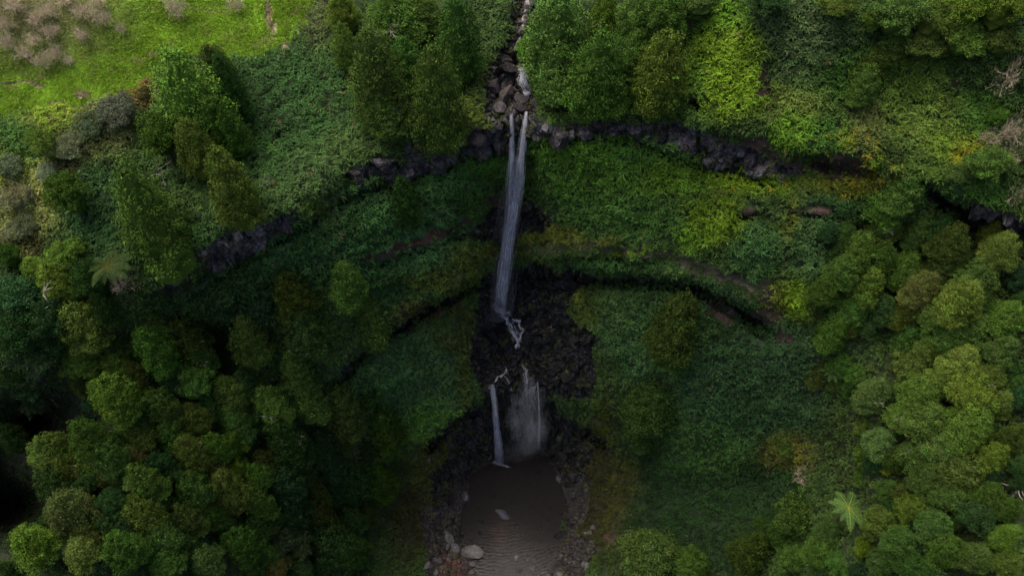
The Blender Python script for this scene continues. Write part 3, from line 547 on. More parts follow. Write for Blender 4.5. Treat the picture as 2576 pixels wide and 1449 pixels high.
TREES = [(460,256,152,200,c,'grb'),(530,170,80,90,c,'dol'),(572,230,80,150,c,'dgr'),(568,329,84,130,c,'gr'),(485,381,97,138,c,'olive'),(391,350,112,118,r_,'gr'),(372,575,150,290,c,'olb'),(575,485,105,180,c,'olb'),(625,520,70,90,r_,'gr'),
 (111,374,74,80,r_,'olb'),(165,500,90,105,r_,'gr'),(290,300,100,90,b_,'gry'),(165,385,80,90,b_,'gry'),(360,245,44,60,b_,'brn'),(118,446,60,40,b_,'pale'),(35,510,90,90,b_,'pale'),(45,590,80,60,b_,'pale'),(20,430,70,60,b_,'gry'),(230,330,80,70,b_,'gry'),
 (859,30,78,90,c,'olb'),(863,120,64,100,c,'olb'),(985,70,150,130,c,'gr'),(1055,35,100,90,c,'olive'),(1150,100,104,210,c,'gr'),(940,200,135,200,c,'olive'),(1020,170,90,120,c,'gr'),(960,295,110,100,c,'olive'),(1098,262,128,225,c,'olive'),
 (1403,90,150,200,c,'lg'),(1322,142,72,60,r_,'grb'),(1395,200,120,120,c,'gr'),(1520,62,78,140,c,'yg'),(1510,200,130,190,c,'gr'),(1603,60,110,130,c,'olive'),(1693,52,100,110,r_,'gr'),(1666,190,125,180,c,'olive'),(1655,280,110,70,r_,'gr'),(1555,272,100,50,b_,'yg'),(1465,262,100,70,r_,'gr'),(1390,255,60,36,b_,'gr'),(1590,150,80,100,c,'gr'),
 (1760,20,120,80,r_,'olive'),(1943,15,100,50,r_,'dgr'),(2110,22,100,70,r_,'olive'),(2272,50,120,110,r_,'olive'),(2359,70,110,110,r_,'olive'),(2445,35,110,100,r_,'olb'),(2532,30,100,110,r_,'olb'),(2255,120,84,90,c,'olive'),(2325,125,110,80,r_,'dol'),(2428,110,110,90,r_,'olive'),(2532,115,90,70,r_,'dol'),(2176,222,78,95,c,'olive'),(2196,165,76,70,c,'olive'),(2200,60,60,60,r_,'olive'),
 (2515,295,70,60,b_,'gr'),(2490,425,100,90,r_,'gr'),(2283,480,120,110,c,'gr'),(2420,450,70,50,b_,'lg'),(2550,600,60,50,b_,'gr'),
 (150,655,90,70,r_,'gr'),(76,683,64,58,c,'yg'),(138,720,86,105,c,'yg'),(222,720,84,110,r_,'dgr'),(256,790,74,100,c,'dgr'),(12,650,60,90,r_,'gr'),(45,770,110,110,r_,'teal'),(38,865,105,110,r_,'teal'),(114,822,95,110,r_,'teal'),(93,890,110,90,r_,'teal'),(194,835,112,125,c,'olive'),(196,915,100,80,r_,'gr'),(20,940,80,80,r_,'dgr'),
 (360,825,92,80,c,'olive'),(377,895,105,125,c,'gr'),(464,870,100,120,c,'dol'),(495,915,80,95,c,'gr'),(287,935,86,84,c,'olive'),(300,885,60,60,r_,'dgr'),(623,867,96,130,c,'olive'),(630,777,88,100,c,'dte'),(537,755,110,120,c,'dte'),(727,756,86,112,c,'dol'),(762,849,105,125,c,'dgr'),(868,730,98,110,c,'gr'),(918,815,104,140,c,'olive'),(744,950,84,115,c,'olive'),
 (1015,515,68,120,c,'dgr'),(1705,840,112,165,c,'dol'),(1700,920,104,70,r_,'dgr'),
 (2245,515,130,100,c,'gr'),(2234,575,92,90,c,'olive'),(2314,592,78,112,c,'olive'),(2400,620,100,115,c,'dol'),(2525,640,110,110,r_,'olb'),(2162,640,95,110,c,'olive'),(2224,655,84,90,c,'gr'),(2130,690,92,80,c,'gr'),(2082,735,86,95,c,'gr'),(2186,730,110,105,c,'olive'),(2279,690,100,110,c,'gr'),(2324,740,100,110,c,'gol'),(2370,690,80,90,r_,'dol'),(2463,718,124,100,c,'olive'),(2428,775,130,95,c,'olive'),(2543,810,98,100,r_,'gr'),
 (2144,785,100,84,c,'gr'),(2100,845,88,112,c,'gr'),(2224,790,92,80,r_,'dgr'),(2279,800,92,80,c,'dol'),(2363,800,92,84,c,'olive'),(2397,855,110,92,c,'gr'),(2290,860,84,84,r_,'dgr'),(2463,850,112,86,c,'olive'),(2535,895,92,90,c,'olive'),(2428,925,112,92,c,'olb'),(2330,895,84,74,r_,'olive'),(2120,925,64,60,r_,'gr'),(2156,945,60,54,r_,'gr'),(2290,945,104,84,r_,'olive'),(2365,975,90,80,r_,'olive'),(2500,960,90,80,r_,'olive'),
 (280,1018,116,125,c,'olb'),(395,1034,86,92,c,'olive'),(474,985,96,86,r_,'gr'),(568,1005,96,96,c,'olive'),(679,1037,96,106,c,'olb'),(775,1020,92,92,c,'gr'),(481,1063,82,78,c,'dol'),(589,1084,86,88,c,'gr'),(422,1103,72,72,c,'gr'),(471,1151,88,96,c,'olb'),(225,1130,96,135,c,'gr'),(275,1165,90,110,c,'gr'),(332,1162,66,66,c,'rust'),(342,1108,78,64,r_,'dol'),(395,1172,62,82,r_,'teal'),(538,1138,74,92,r_,'grb'),(586,1128,72,104,a_,'yg'),(598,1190,60,60,a_,'yg'),
 (114,1155,102,96,c,'olb'),(160,1190,80,74,c,'olive'),(25,1110,64,110,r_,'dgr'),(134,1240,84,84,r_,'dgr'),(166,1311,120,122,c,'gol'),(69,1390,106,102,c,'yg'),(353,1232,100,104,c,'gr'),(346,1306,96,86,c,'olive'),(481,1241,92,92,c,'gr'),(575,1245,92,110,c,'gol'),(644,1208,72,66,r_,'gr'),(464,1321,86,88,c,'olive'),(519,1302,56,72,r_,'gr'),(301,1397,96,96,c,'gr'),(201,1405,102,80,c,'olive'),(398,1366,82,74,c,'gr'),(408,1428,92,66,r_,'gr'),
 (599,1383,88,88,c,'gr'),(658,1400,62,62,c,'gr'),(509,1428,88,80,c,'lg'),(682,1440,72,52,c,'rust'),(717,1134,106,116,c,'dgr'),(713,1222,92,84,r_,'dte'),(706,1373,74,80,r_,'blue'),(750,1386,62,52,r_,'blue'),(723,1297,92,84,r_,'dte'),(800,1321,82,92,c,'dol'),(831,1395,102,100,c,'dgr'),(647,1278,72,82,c,'gr'),(270,1279,72,72,r_,'dgr'),(260,1338,62,62,r_,'dgr'),(806,1120,64,84,r_,'dte'),(862,1050,92,125,c,'dol'),
 (963,1095,92,140,c,'gr'),(956,1224,82,96,c,'gr'),(865,1410,84,90,c,'gr'),(75,975,100,70,r_,'teal'),(92,1020,90,60,r_,'blue'),(540,1330,60,60,r_,'dgr'),(430,1200,60,60,r_,'dgr'),(860,1220,90,90,r_,'dgr'),(880,1320,70,80,r_,'dgr'),(640,1335,60,60,r_,'dgr'),(220,1235,60,70,r_,'dgr'),(120,1335,60,70,r_,'dgr'),(750,1440,60,50,r_,'dgr'),(10,1440,50,50,r_,'dgr'),(925,1180,60,60,r_,'dgr'),
 (1649,1034,130,112,c,'dgr'),(1621,1125,110,90,r_,'dgr'),(1638,1418,130,80,c,'olive'),(2203,1003,96,100,r_,'lg'),(1892,1404,88,90,c,'dol'),(1746,1432,76,60,c,'gr'),(1985,1138,84,66,b_,'dol'),(2006,1321,102,110,r_,'gr'),(2099,1345,86,74,r_,'lg'),(1965,1370,70,64,r_,'gr'),(2075,1400,92,74,r_,'gr'),(2120,1436,82,54,r_,'gr'),(2000,1425,80,60,r_,'gr'),(1930,1345,60,60,b_,'dgr'),
 (2324,1005,110,92,r_,'olive'),(2446,1016,122,102,r_,'olb'),(2520,1030,92,92,r_,'olive'),(2342,1070,112,92,r_,'olive'),(2280,1055,84,84,r_,'olive'),(2446,1090,120,92,r_,'olive'),(2550,1110,70,90,c,'dol'),(2394,1138,122,92,r_,'olive'),(2315,1150,92,84,r_,'olive'),(2500,1165,84,104,r_,'yg'),(2428,1196,122,92,r_,'olive'),(2342,1222,102,84,r_,'olive'),(2224,1125,92,84,r_,'lg'),(2175,1160,66,70,a_,'olb'),(2169,1088,56,72,a_,'yg'),(2238,1183,44,46,b_,'yel'),
 (2307,1290,84,86,r_,'yg'),(2394,1262,112,84,r_,'olive'),(2224,1328,90,84,r_,'olb'),(2176,1394,62,62,r_,'yel'),(2359,1338,96,84,r_,'lg'),(2463,1321,102,82,r_,'dgr'),(2539,1360,74,90,r_,'yg'),(2273,1380,92,84,r_,'gr'),(2231,1428,82,62,r_,'gr'),(2300,1432,82,62,r_,'gr'),(2394,1400,102,82,r_,'gr'),(2463,1415,92,72,r_,'olive'),(2543,1428,82,64,r_,'olb'),(2350,1438,92,62,r_,'gr'),(2498,1260,84,66,r_,'gr'),(2543,1290,72,72,r_,'gr'),(2240,1240,60,60,r_,'gr'),(2170,1210,56,56,b_,'gr'),(2080,1235,50,50,b_,'teal'),(2560,970,40,60,r_,'gr')]
fr = random.Random(99); add = []
for _ in range(4000):
    if len(add) >= 80: break
    if fr.random() < .62: X_, Y_ = fr.uniform(2060, 2590), fr.uniform(560, 1460); ok = X_ > 2060 + max(0, 60 - abs(Y_ - 700) * .3)
    else: X_, Y_ = fr.uniform(200, 930), fr.uniform(900, 1460); ok = Y_ > 930 + .05 * X_
    if not ok or math.hypot(X_ - 2230, Y_ - 880) < 62 or math.hypot(X_ - 2134, Y_ - 1276) < 78 or (X_ < 2200 and X_ > 1900 and 980 < Y_ < 1280): continue
    if min(math.hypot(X_ - t_[0], Y_ - t_[1]) - .30 * (t_[2] if t_[2] else 0) for t_ in TREES + add) < 16: continue
    w_ = fr.uniform(46, 68); add.append((round(X_), round(Y_), w_, w_ * fr.uniform(.95, 1.25), fr.choice('crr').replace('c', 'cedar').replace('r', 'round') if 0 else fr.choice(['cedar', 'round', 'round']), fr.choice(['dgr', 'dol', 'dgr', 'dte'] if X_ > 1500 else ['dgr', 'dte', 'dol', 'dgr'])))
TREES += add
LAND = [(460,256,'the big tree on the meadow edge'),(270,690,'the tree fern on the left rim'),(372,575,'the tall pointed cedar on the left rim'),(94,700,'the two yellow-green crowns at the left edge'),(150,1085,'the black hollow in the left forest'),(332,1162,'the rusty brown crown'),
        (69,1390,'the yellow-green crown at bottom left'),(590,1150,'the yellow-green sprays in the left forest'),(706,1373,'the grey-blue crown in the left forest'),(623,867,'the lone crown over the dark ravine'),(900,1000,'the dark ledge left of the fern slope'),(1015,510,'the upper waterfall'),
        (1270,230,'the rocks above the waterfall'),(1830,180,'the lime green slope'),(2360,180,'the fern slope at top right'),(2400,540,'the black cleft at the right'),(2100,700,'the ferny wall on the right'),(2525,640,'the large crown at the right edge'),(2230,880,'the clearing in the right forest'),
        (1700,840,'the fern slope right of the pool'),(2138,1276,'the big tree fern'),(2556,1200,'the dead tree at the right edge'),(2176,1394,'the bright yellow crown at lower right'),(2324,1010,'the pale crown beside the slope')]
ORD = ['nearest', 'second', 'third', 'fourth', 'fifth', 'sixth', 'seventh', 'eighth', 'ninth', 'tenth', 'eleventh', 'twelfth']
def autolabels(items):
    g = {}
    for i, (x, y) in enumerate(items):
        ds = [(math.hypot(x - lx, y - ly) if math.hypot(x - lx, y - ly) > 18 else 0, li) for li, (lx, ly, _) in enumerate(LAND)]
        dd, li = min(ds)
        if dd == 0: g.setdefault((li, 'at'), []).append((0, i)); continue
        dx, dy = x - LAND[li][0], y - LAND[li][1]
        s = ('right of' if dx > 0 else 'left of') if abs(dx) > abs(dy) else ('below' if dy > 0 else 'above')
        g.setdefault((li, s), []).append((dd, i))
    out = [''] * len(items)
    for (li, s), L in g.items():
        for kk, (dd, i) in enumerate(sorted(L)):
            out[i] = ('', '', li) if s == 'at' else ((ORD[kk] if kk < 12 else str(kk + 1) + 'th') + ' one ' + s + ' ' + LAND[li][2], s, li)
    return out
def place(Xc, Yc, w, h, hb_f, ratio, drop=0):
    Xb, Yb = Xc, Yc + h * .3
    for _ in range(14):
        P = tp(Xb, Yb); dep = float((P - CAM) @ fw); th = math.asin(min(.99, (CAM[2] - P[2]) / np.linalg.norm(P - CAM)))
        R = w / 2 * dep / F; Hc = (h * dep / F - R * math.sin(th) * .8) / math.cos(th); Hc = min(max(Hc, ratio[0] * R), ratio[1] * R); hb = hb_f * R + .3
        tx, ty, _ = proj(P + np.array([0, 0, hb + Hc])); bx, by, _ = proj(P + np.array([0, -R * .8, hb]))
        Xb += .7 * (Xc - (tx + bx) / 2); Yb += .7 * (Yc - (ty + by) / 2)
    return P, R, Hc, hb
AL = autolabels([(t[0], t[1]) for t in TREES])
KINDW = {'cedar': 'conical tree', 'round': 'rounded tree', 'airy': 'loose leafy tree', 'bush': 'bush'}
for i, (X, Y, w, h, kd, colr) in enumerate(TREES):
    rr_ = random.Random(i * 13 + 5); ratio = {'cedar': (1.7, 4.2), 'round': (1.1, 2.6), 'airy': (1.5, 3), 'bush': (.6, 1.1)}[kd]
    forest_ = (X > 2050 and Y > 500) or (X < 1000 and Y > 780)
    if forest_ and kd == 'round' and i % 5 < 3 and colr not in ('teal', 'blue', 'yel'): kd = 'cedar'; ratio = (1.6, 3.2)
    wf_ = 1.04 if forest_ else 1.12; hbf = {'cedar': 1.1 if forest_ else .45, 'round': 1.5 if forest_ else .6, 'airy': .6, 'bush': .05}[kd]
    if X > 2050 and Y > 500 and kd != 'bush':
        wf_ = .90; hbf = rr_.uniform(.7, 2.4)
        if kd == 'round' and i % 4 < 3 and colr not in ('blue', 'yel'): kd = 'cedar'
        if kd == 'cedar': ratio = (2.1, 3.4)
    P, R, Hc, hb = place(X, Y, w * wf_, h * wf_, hbf, ratio)
    nm = {'cedar': 'cedar_tree', 'round': 'broadleaf_tree', 'airy': 'leafy_tree', 'bush': 'bush'}[kd]
    rel = AL[i]
    lab = CW[colr] + ' ' + KINDW[kd] + (', ' + rel[0] if rel[0] else {0: ', largest one, on the edge of the meadow', 2: ' standing tall on the left rim below the meadow', 5: ' alone among green crowns in the left forest', 6: ' at the bottom left corner', 8: ' low in the left forest',
          9: ' standing over the dark ravine, left of centre', 17: ' with a broad crown at the right edge', 19: ' alone on the fern slope right of the pool', 22: ' small and bright, lower right corner forest', 11: ' alone on the wall left of the upper waterfall', 23: ' beside the fern slope in the right forest'}.get(rel[2], ' beside ' + LAND[rel[2]][2]))
    t = empty(nm, P, label=lab, category='bush' if kd == 'bush' else 'tree', group={'cedar': 'conical trees of the gorge forest', 'round': 'rounded trees of the gorge forest', 'airy': 'loose leafy trees', 'bush': 'bushes on the slopes'}[kd])
    t.rotation_euler = (0, 0, rr_.uniform(0, 6.28))
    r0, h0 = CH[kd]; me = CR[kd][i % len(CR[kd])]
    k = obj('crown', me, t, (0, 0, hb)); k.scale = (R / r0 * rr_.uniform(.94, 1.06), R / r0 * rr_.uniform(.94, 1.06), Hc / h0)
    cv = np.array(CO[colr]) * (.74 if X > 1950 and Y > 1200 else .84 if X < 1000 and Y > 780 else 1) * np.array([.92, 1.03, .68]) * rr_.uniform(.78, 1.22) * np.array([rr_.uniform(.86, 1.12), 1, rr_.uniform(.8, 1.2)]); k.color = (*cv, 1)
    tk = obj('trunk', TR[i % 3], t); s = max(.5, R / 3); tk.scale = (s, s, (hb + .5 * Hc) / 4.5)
    if kd in ('cedar', 'airy') and i % 5 == 1 or i in (0, 7):
        db = obj('dead_branch', DEADB, t, (R * .25, -R * .45, hb + Hc * .52)); db.scale = (R * .35,) * 3; db.rotation_euler = (rr_.uniform(.3, .9), rr_.uniform(-.4, .4), -t.rotation_euler.z)

# bare trees
BT_LIST = [(20,15,55,50),(80,48,50,44),(115,28,50,40),(200,28,56,50),(250,45,46,52),(121,80,44,40),(80,100,44,36),(202,90,40,40),(55,135,46,40),(135,135,44,50),(104,155,44,50),(10,105,42,46),(300,72,26,36),(436,25,56,56),(590,12,44,44),(166,155,30,26),(152,3,50,36),(5,60,40,40),(240,5,40,36),
           (2549,190,84,140),(2556,330,70,80),(2543,393,60,54),(2494,353,48,50),(2563,490,50,70),(2030,1203,48,50),(312,714,64,54),(672,462,30,26)]
BLAB = {19: 'largest pale brown bare tree on the right edge, highest of the five', 20: 'pale brown bare tree on the right edge, second from the top', 21: 'pale brown bare tree on the right edge, third from the top', 22: 'small bare tree standing just left of the right edge bare trees', 23: 'pale brown bare tree on the right edge, lowest of the five',
        24: 'pinkish bare shrub at the foot of the fern slope above the big tree fern', 25: 'grey leafless shrub just right of the left rim tree fern', 26: 'small dry brown shrub left of the cliff rocks', 12: 'smallest bare tree, alone in the green meadow', 13: 'bare tree at the top edge in the middle of the meadow', 14: 'bare tree at the top edge, rightmost in the meadow'}
o2 = sorted(range(19), key=lambda i: (BT_LIST[i][1] // 40, BT_LIST[i][0]))
ORD2 = ['first', 'second', 'third', 'fourth', 'fifth', 'sixth', 'seventh']
rows = {}
for i in o2:
    if i not in BLAB: rows.setdefault(BT_LIST[i][1] // 40, []).append(i)
for rk_, (rw, L) in enumerate(sorted(rows.items())):
    for kk, i in enumerate(L): BLAB[i] = 'bare grey-brown tree in the meadow corner, ' + ORD2[kk] + ' from left in the ' + ['top', 'second', 'third', 'bottom', 'last'][rk_] + ' row'
for i, (X, Y, w, h) in enumerate(BT_LIST):
    sh = i >= 24
    P, R, Hc, hb = place(X, Y, w, h, .15, (1.0, 2.6))
    t = empty('bare_shrub' if sh else 'bare_tree', P, label=BLAB[i], category='shrub' if sh else 'bare tree', group='leafless shrubs' if sh else ('bare trees on the meadow' if i < 19 else 'bare trees on the right edge'))
    k = obj('branches', BARE[i % 3], t, (0, 0, hb * .9)); k.scale = (R, R, Hc); k.rotation_euler = (0, 0, i * 1.7)
    kk = obj('trunk', BT, t); kk.scale = (1, 1, hb * 1.1)

# dead trees / snags
def snag(pts, rad, lab, seed, nb=14):
    r = np.random.default_rng(seed); P = [np.array(p) for p in pts]; o = P[0]
    t = empty('dead_tree', o, label=lab, category='dead tree'); path = np.array([p - o for p in P])
    ts = np.linspace(0, 1, 10); pp = np.stack([np.interp(ts, np.linspace(0, 1, len(path)), path[:, k]) for k in range(3)], 1) + r.normal(0, .05, (10, 3))
    obj('trunk', mesh('trunk', *tube(pp, np.linspace(rad, rad * .25, 10), 6), M_dead, None, True), t)
    parts = []
    for b in range(nb):
        p = pp[r.integers(2, 10)]; dv = r.normal(0, 1, 3); dv /= np.linalg.norm(dv); L = r.uniform(.8, 2.4); q = [p]
        for _ in range(4): dv = dv + r.normal(0, .3, 3); dv /= np.linalg.norm(dv); q.append(q[-1] + dv * L / 4)
        parts.append(tube(q, np.linspace(rad * .45, .015, 5), 4))
    obj('branches', mesh('branches', *join(parts), M_dead), t)
g1 = tp(2535, 1255); snag([g1, g1 + np.array([.6, 1.0, 5]), g1 + np.array([2.5, 2.4, 8.5])], .16, 'bleached dead tree with tangled bare branches leaning at the right edge', 3, 34)
g1 = tp(424, 480); snag([g1, g1 + np.array([0, .1, 2]), g1 + np.array([.1, 0, 4])], .09, 'thin white dead trunk standing between the cedars on the left rim', 4, 5)
g1 = tp(2240, 1190); snag([g1 + np.array([0, 0, 0]), g1 + np.array([.3, .4, 4]), g1 + np.array([.4, .5, 7.5])], .06, 'small pale dead treetop poking out above the yellow bush in the right forest', 5, 12)
g1 = tp(205, 880); snag([g1, g1 + np.array([0, .4, 5]), g1 + np.array([.5, .8, 10])], .10, 'pale dead branches poking out of the left forest below the yellow-green crowns', 6, 10)

# ------------------------------------------------------------------ tree ferns
def frond(L, npn=26, seed=0):
    r = np.random.default_rng(seed); s = np.linspace(0, 1, npn + 1); x = L * (s - .12 * s ** 3); zz = L * (.34 * s - .52 * s ** 2.2)
    path = np.stack([x, 0 * x, zz], 1); V, Fc = tube(path, np.linspace(.022, .006, npn + 1), 4); parts = [(V, Fc, np.full((len(V), 3), 1.0) * np.array([2.2, 1.3, .8]))]
    for i in range(2, npn + 1):
        wl = L * .185 * math.sin(math.pi * min(1, .12 + s[i] * .93)) ** .6 * r.uniform(.92, 1.05)
        for sd_ in (-1, 1):
            p = path[i]; tdir = np.array([.35, sd_ * 1.0, -.12]); tdir /= np.linalg.norm(tdir); wv = np.array([L / npn * .25, 0, -.002])
            q0, q1, q2 = p, p + tdir * wl * .6, p + tdir * wl + np.array([0, 0, -.10 * wl])
            V = np.array([q0 - wv * .6, q0 + wv * .6, q1 - wv, q1 + wv, q2 - wv * .15, q2 + wv * .15]); parts.append((V, np.array([[0, 1, 3, 2], [2, 3, 5, 4]]), np.full((6, 3), r.uniform(.8, 1.2))))
    V, Fc, Cc = join(parts); return mesh('frond', V, Fc, M_fern, Cc)
FRD = [frond(1.0, 24, s) for s in range(3)]
def treefern(X, Y, wpx, h, n, colr, lab, seed):
    r = random.Random(seed); Xb, Yb = X, Y
    for _ in range(10):
        P = tp(Xb, Yb); tx, ty, dep = proj(P + np.array([0, 0, h])); Xb += .7 * (X - tx); Yb += .7 * (Y - ty)
    t = empty('tree_fern', P, label=lab, category='tree fern', group='tree ferns'); R = wpx / 2 * dep / F
    z = np.linspace(-.5, h, 8); obj('trunk', mesh('trunk', *tube(np.stack([z * 0, z * 0, z], 1), np.linspace(.2, .14, 8), 7), M_bark, None, True), t)
    for i in range(n):
        f = obj('frond', FRD[i % 3], t, (0, 0, h)); s = R * 1.15 * r.uniform(.72, 1.12); f.scale = (s, s, s); f.rotation_euler = (r.uniform(-.15, .15), r.uniform(-.25, .3), i * 6.283 / n + r.uniform(-.13, .13)); f.color = (*(np.array(colr) * r.uniform(.85, 1.15)), 1)
treefern(2134, 1276, 112, 13.5, 11, (.085, .175, .046), 'big bright green tree fern seen from above in the lower right forest', 1)
treefern(270, 672, 120, 9.5, 12, (.034, .060, .018), 'drooping olive tree fern with yellow stalks on the left rim', 2)
treefern(2092, 935, 60, 9.0, 9, (.050, .115, .030), 'small bright tree fern at the edge of the right forest', 3)

# ------------------------------------------------------------------ boulders
def ico(sub):
    import bmesh
    bm = bmesh.new(); bmesh.ops.create_icosphere(bm, subdivisions=sub, radius=1); V = np.array([v.co[:] for v in bm.verts]); Fc = np.array([[v.index for v in f.verts] for f in bm.faces]); bm.free(); return V, Fc
IV, IF = ico(4); IV2, IF2 = ico(3)
def rockv(seed, V, npl=11, rough=.05):
    r = np.random.default_rng(seed); D = V / np.linalg.norm(V, axis=1, keepdims=True); N = r.normal(0, 1, (npl, 3))
    if npl == 7: N = np.concatenate([np.eye(3), -np.eye(3), r.normal(0, 1, (3, 3))]) + r.normal(0, .16, (9, 3)); npl = 9
    N /= np.linalg.norm(N, axis=1, keepdims=True); hh = r.uniform(.5, .95, npl) * (.85 if npl == 9 else 1); cap = 1.4 if npl == 9 else 1.15
    dt = D @ N.T; rad = np.where(dt > .05, hh / np.maximum(dt, .05), 9).min(1); rad = np.minimum(rad, cap)
    return D * (rad * (1 + rough * fbm(D * 3 + seed, 4, seed)))[:, None]
BM = [mesh('boulder', rockv(s, IV, r) * sc, IF, M_boulder) for s, r, sc in [(1, 9, (1, .8, .6)), (2, 12, (1, .9, .7)), (3, 14, (1, .8, .8)), (4, 10, (1, .7, .55)), (5, 16, (1, 1, .75)), (6, 13, (1, .75, .9)), (7, 10, (1, .85, .5)), (8, 18, (1, .9, .8))]]
def boulder(X, Y, w, colr, lab, seed, group=None, sink=.25, h=1.0, asp=1.0, zfix=None, name='boulder'):
    P = tp(X, Y); dep = float((P - CAM) @ fw); R = w / 2 * dep / F; r = random.Random(seed)
    o = obj(name, BM[seed % 8], None, P + np.array([0, 0, R * (.5 - sink)]), label=lab, category='boulder')
    if zfix is not None: o.location.z = zfix
    if group: o['group'] = group
    o.scale = (R * 1.05, R * asp * r.uniform(.85, 1.1), R * h * r.uniform(.8, 1.1)); o.rotation_euler = (r.uniform(-.3, .3), r.uniform(-.3, .3), r.uniform(0, 6.28)); o.color = (*colr, 1)
    return o
PG = (.20, .19, .185); MG = (.12, .11, .115); DG = (.045, .038, .045); LG_ = (.26, .25, .23)
for a in [(1181,1390,62,LG_,'largest pale grey boulder, at the lower left shore of the pool'),(1145,1378,28,PG,'grey boulder touching the left side of the largest pale boulder'),(1129,1349,38,PG,'flat grey boulder at the pool shore above left of the largest boulder'),
          (1126,1377,16,PG,'small upright grey boulder between the two boulders of the left shore'),(1264,1293,46,(.20,.19,.22),'pointed grey boulder standing alone in the middle of the pool'),(1250,1384,15,LG_,'small pale round stone on the red sand of the pool'),
          (1353,1188,20,(.03,.026,.03),'black boulder in the water near the right end of the lower falls'),(1406,1206,27,MG,'grey boulder on the right shore of the pool'),(1380,1218,16,MG,'small grey boulder just left of the right shore boulder'),
          (1242,1246,18,(.07,.06,.06),'dark boulder barely breaking the surface in the upper pool'),(1171,1248,23,(.15,.14,.16),'lilac grey boulder at the left shore of the pool'),(1077,1155,20,PG,'pale boulder under bushes on the left bank of the pool'),
          (1493,1325,24,LG_,'upright pale boulder on the right bank among grass'),(1472,1342,30,PG,'wide pale boulder leaning on the upright one, right bank'),(1354,1325,14,MG,'small dark stone in the shallow right part of the pool'),(1488,1362,18,MG,'small grey stone below the two pale right bank boulders'),
          (1271,242,72,(.12,.105,.10),'large flat grey slab above the upper waterfall'),(1240,216,52,(.085,.075,.078),'grey boulder upstream left of the flat slab'),(1308,246,56,(.06,.054,.06),'dark cracked slab right of the flat slab'),(1270,150,34,(.06,.055,.06),'boulder in the stream bed above the small cascade'),
          (1285,180,60,(.03,.026,.03),'black wet boulder left of the small cascade'),(1260,275,40,(.12,.11,.11),'boulder on the left lip of the upper waterfall'),(1306,276,44,(.05,.045,.05),'dark boulder between the two threads at the lip'),
          (1389,264,34,(.26,.23,.21),'pale rock under the trees right of the stream'),(1411,262,30,(.05,.045,.05),'dark rock just right of the pale rock'),(1375,320,34,(.15,.14,.15),'upright grey rock pillar on the rim right of the waterfall'),
          (1290,100,26,(.07,.055,.05),'brownish boulder upstream among leaf litter'),(1310,60,26,(.09,.07,.07),'pinkish boulder beside the upper stream'),(1350,212,24,(.06,.05,.06),'dark stone right of the small cascade'),
          (1140,345,50,(.06,.052,.055),'dark cliff boulder on the rim left of the waterfall'),(1190,355,60,(.06,.052,.055),'broad dark cliff block beside the waterfall, left'),(935,408,40,(.16,.145,.155),'pale cliff boulder at the left end of the rim rocks'),(968,420,46,(.13,.12,.13),'grey cliff boulder second from the left end of the rim rocks'),
          (1030,435,40,(.11,.10,.11),'angular cliff block hanging below the rim rocks'),(815,472,24,(.16,.14,.17),'lilac boulder alone on the left rim'),(1918,428,40,(.20,.18,.19),'pale slab on the right rim beside the maroon soil')]:
    boulder(a[0], a[1], a[2], a[3], a[4], int(a[0] * 7 + a[1]) % 97, asp=.85, h=1.1 if a[2] < 50 else .9, group='large single boulders')
r = random.Random(4); cnt = 0
# boulder field below the upper fall
while cnt < 110:
    X, Y = r.uniform(1185, 1500), r.uniform(770, 985)
    if not inpoly(np.array([X]), np.array([Y]), WETP[2])[0] or (abs(X - 1290) < 26 and Y < 890): continue
    g = r.uniform(.010, .032); wq = r.choice([9, 11, 14, 17, 20, 26]); boulder(X, Y, wq, (g, g * .96, g * 1.08), ('large' if wq > 17 else 'middling' if wq > 11 else 'small') + ' black wet boulder in the heap between the waterfalls, ' + ('top' if Y < 840 else 'middle' if Y < 910 else 'bottom') + (' left' if X < 1290 else ' centre' if X < 1390 else ' right'), cnt, 'black boulders between the two waterfalls', .2); cnt += 1
cnt = 0
while cnt < 52:
    X, Y = r.uniform(1060, 1480), r.uniform(1395, 1460)
    if (X < 1180 and r.random() < .6) or (1190 < X < 1290 and Y < 1445): continue
    g = r.uniform(.08, .22); wq = r.choice([8, 10, 12, 15, 20]); boulder(X, Y, wq, (g, g * .95, g * .9), ('big ' if wq > 12 else 'small ') + ('pale' if g > .15 else 'grey') + ' stone in the rubble at the pool outlet, ' + ('upper ' if Y < 1425 else 'lower ') + ('left' if X < 1180 else 'centre' if X < 1340 else 'right') + ' part', cnt, 'stones at the outlet of the pool', .2); cnt += 1
cnt = 0
while cnt < 36:
    side = r.random() < .5
    X, Y = (r.uniform(1085, 1170), r.uniform(1190, 1400)) if side else (r.uniform(1405, 1530), r.uniform(1130, 1340))
    if not (inpoly(np.array([X]), np.array([Y]), RUBP[0])[0] or inpoly(np.array([X]), np.array([Y]), WETP[3])[0]): continue
    g = r.uniform(.012, .045); wq = r.choice([7, 9, 12, 15, 19]); boulder(X, Y, wq, (g, g * .92, g), ('big' if wq > 12 else 'middling' if wq > 8 else 'small') + ' dark stone on the ' + ('left' if side else 'right') + ' bank of the pool, ' + ('near the falls' if Y < 1250 else 'half way down' if Y < 1320 else 'towards the outlet'), cnt, 'dark stones on the left bank' if side else 'dark stones on the right bank', .2); cnt += 1
SH = [(1150,1180),(1140,1215),(1130,1250),(1130,1290),(1150,1335),(1175,1370),(1190,1400),(1195,1430)], [(1420,1165),(1432,1200),(1440,1240),(1436,1280),(1428,1320),(1405,1360),(1385,1390),(1360,1415)]
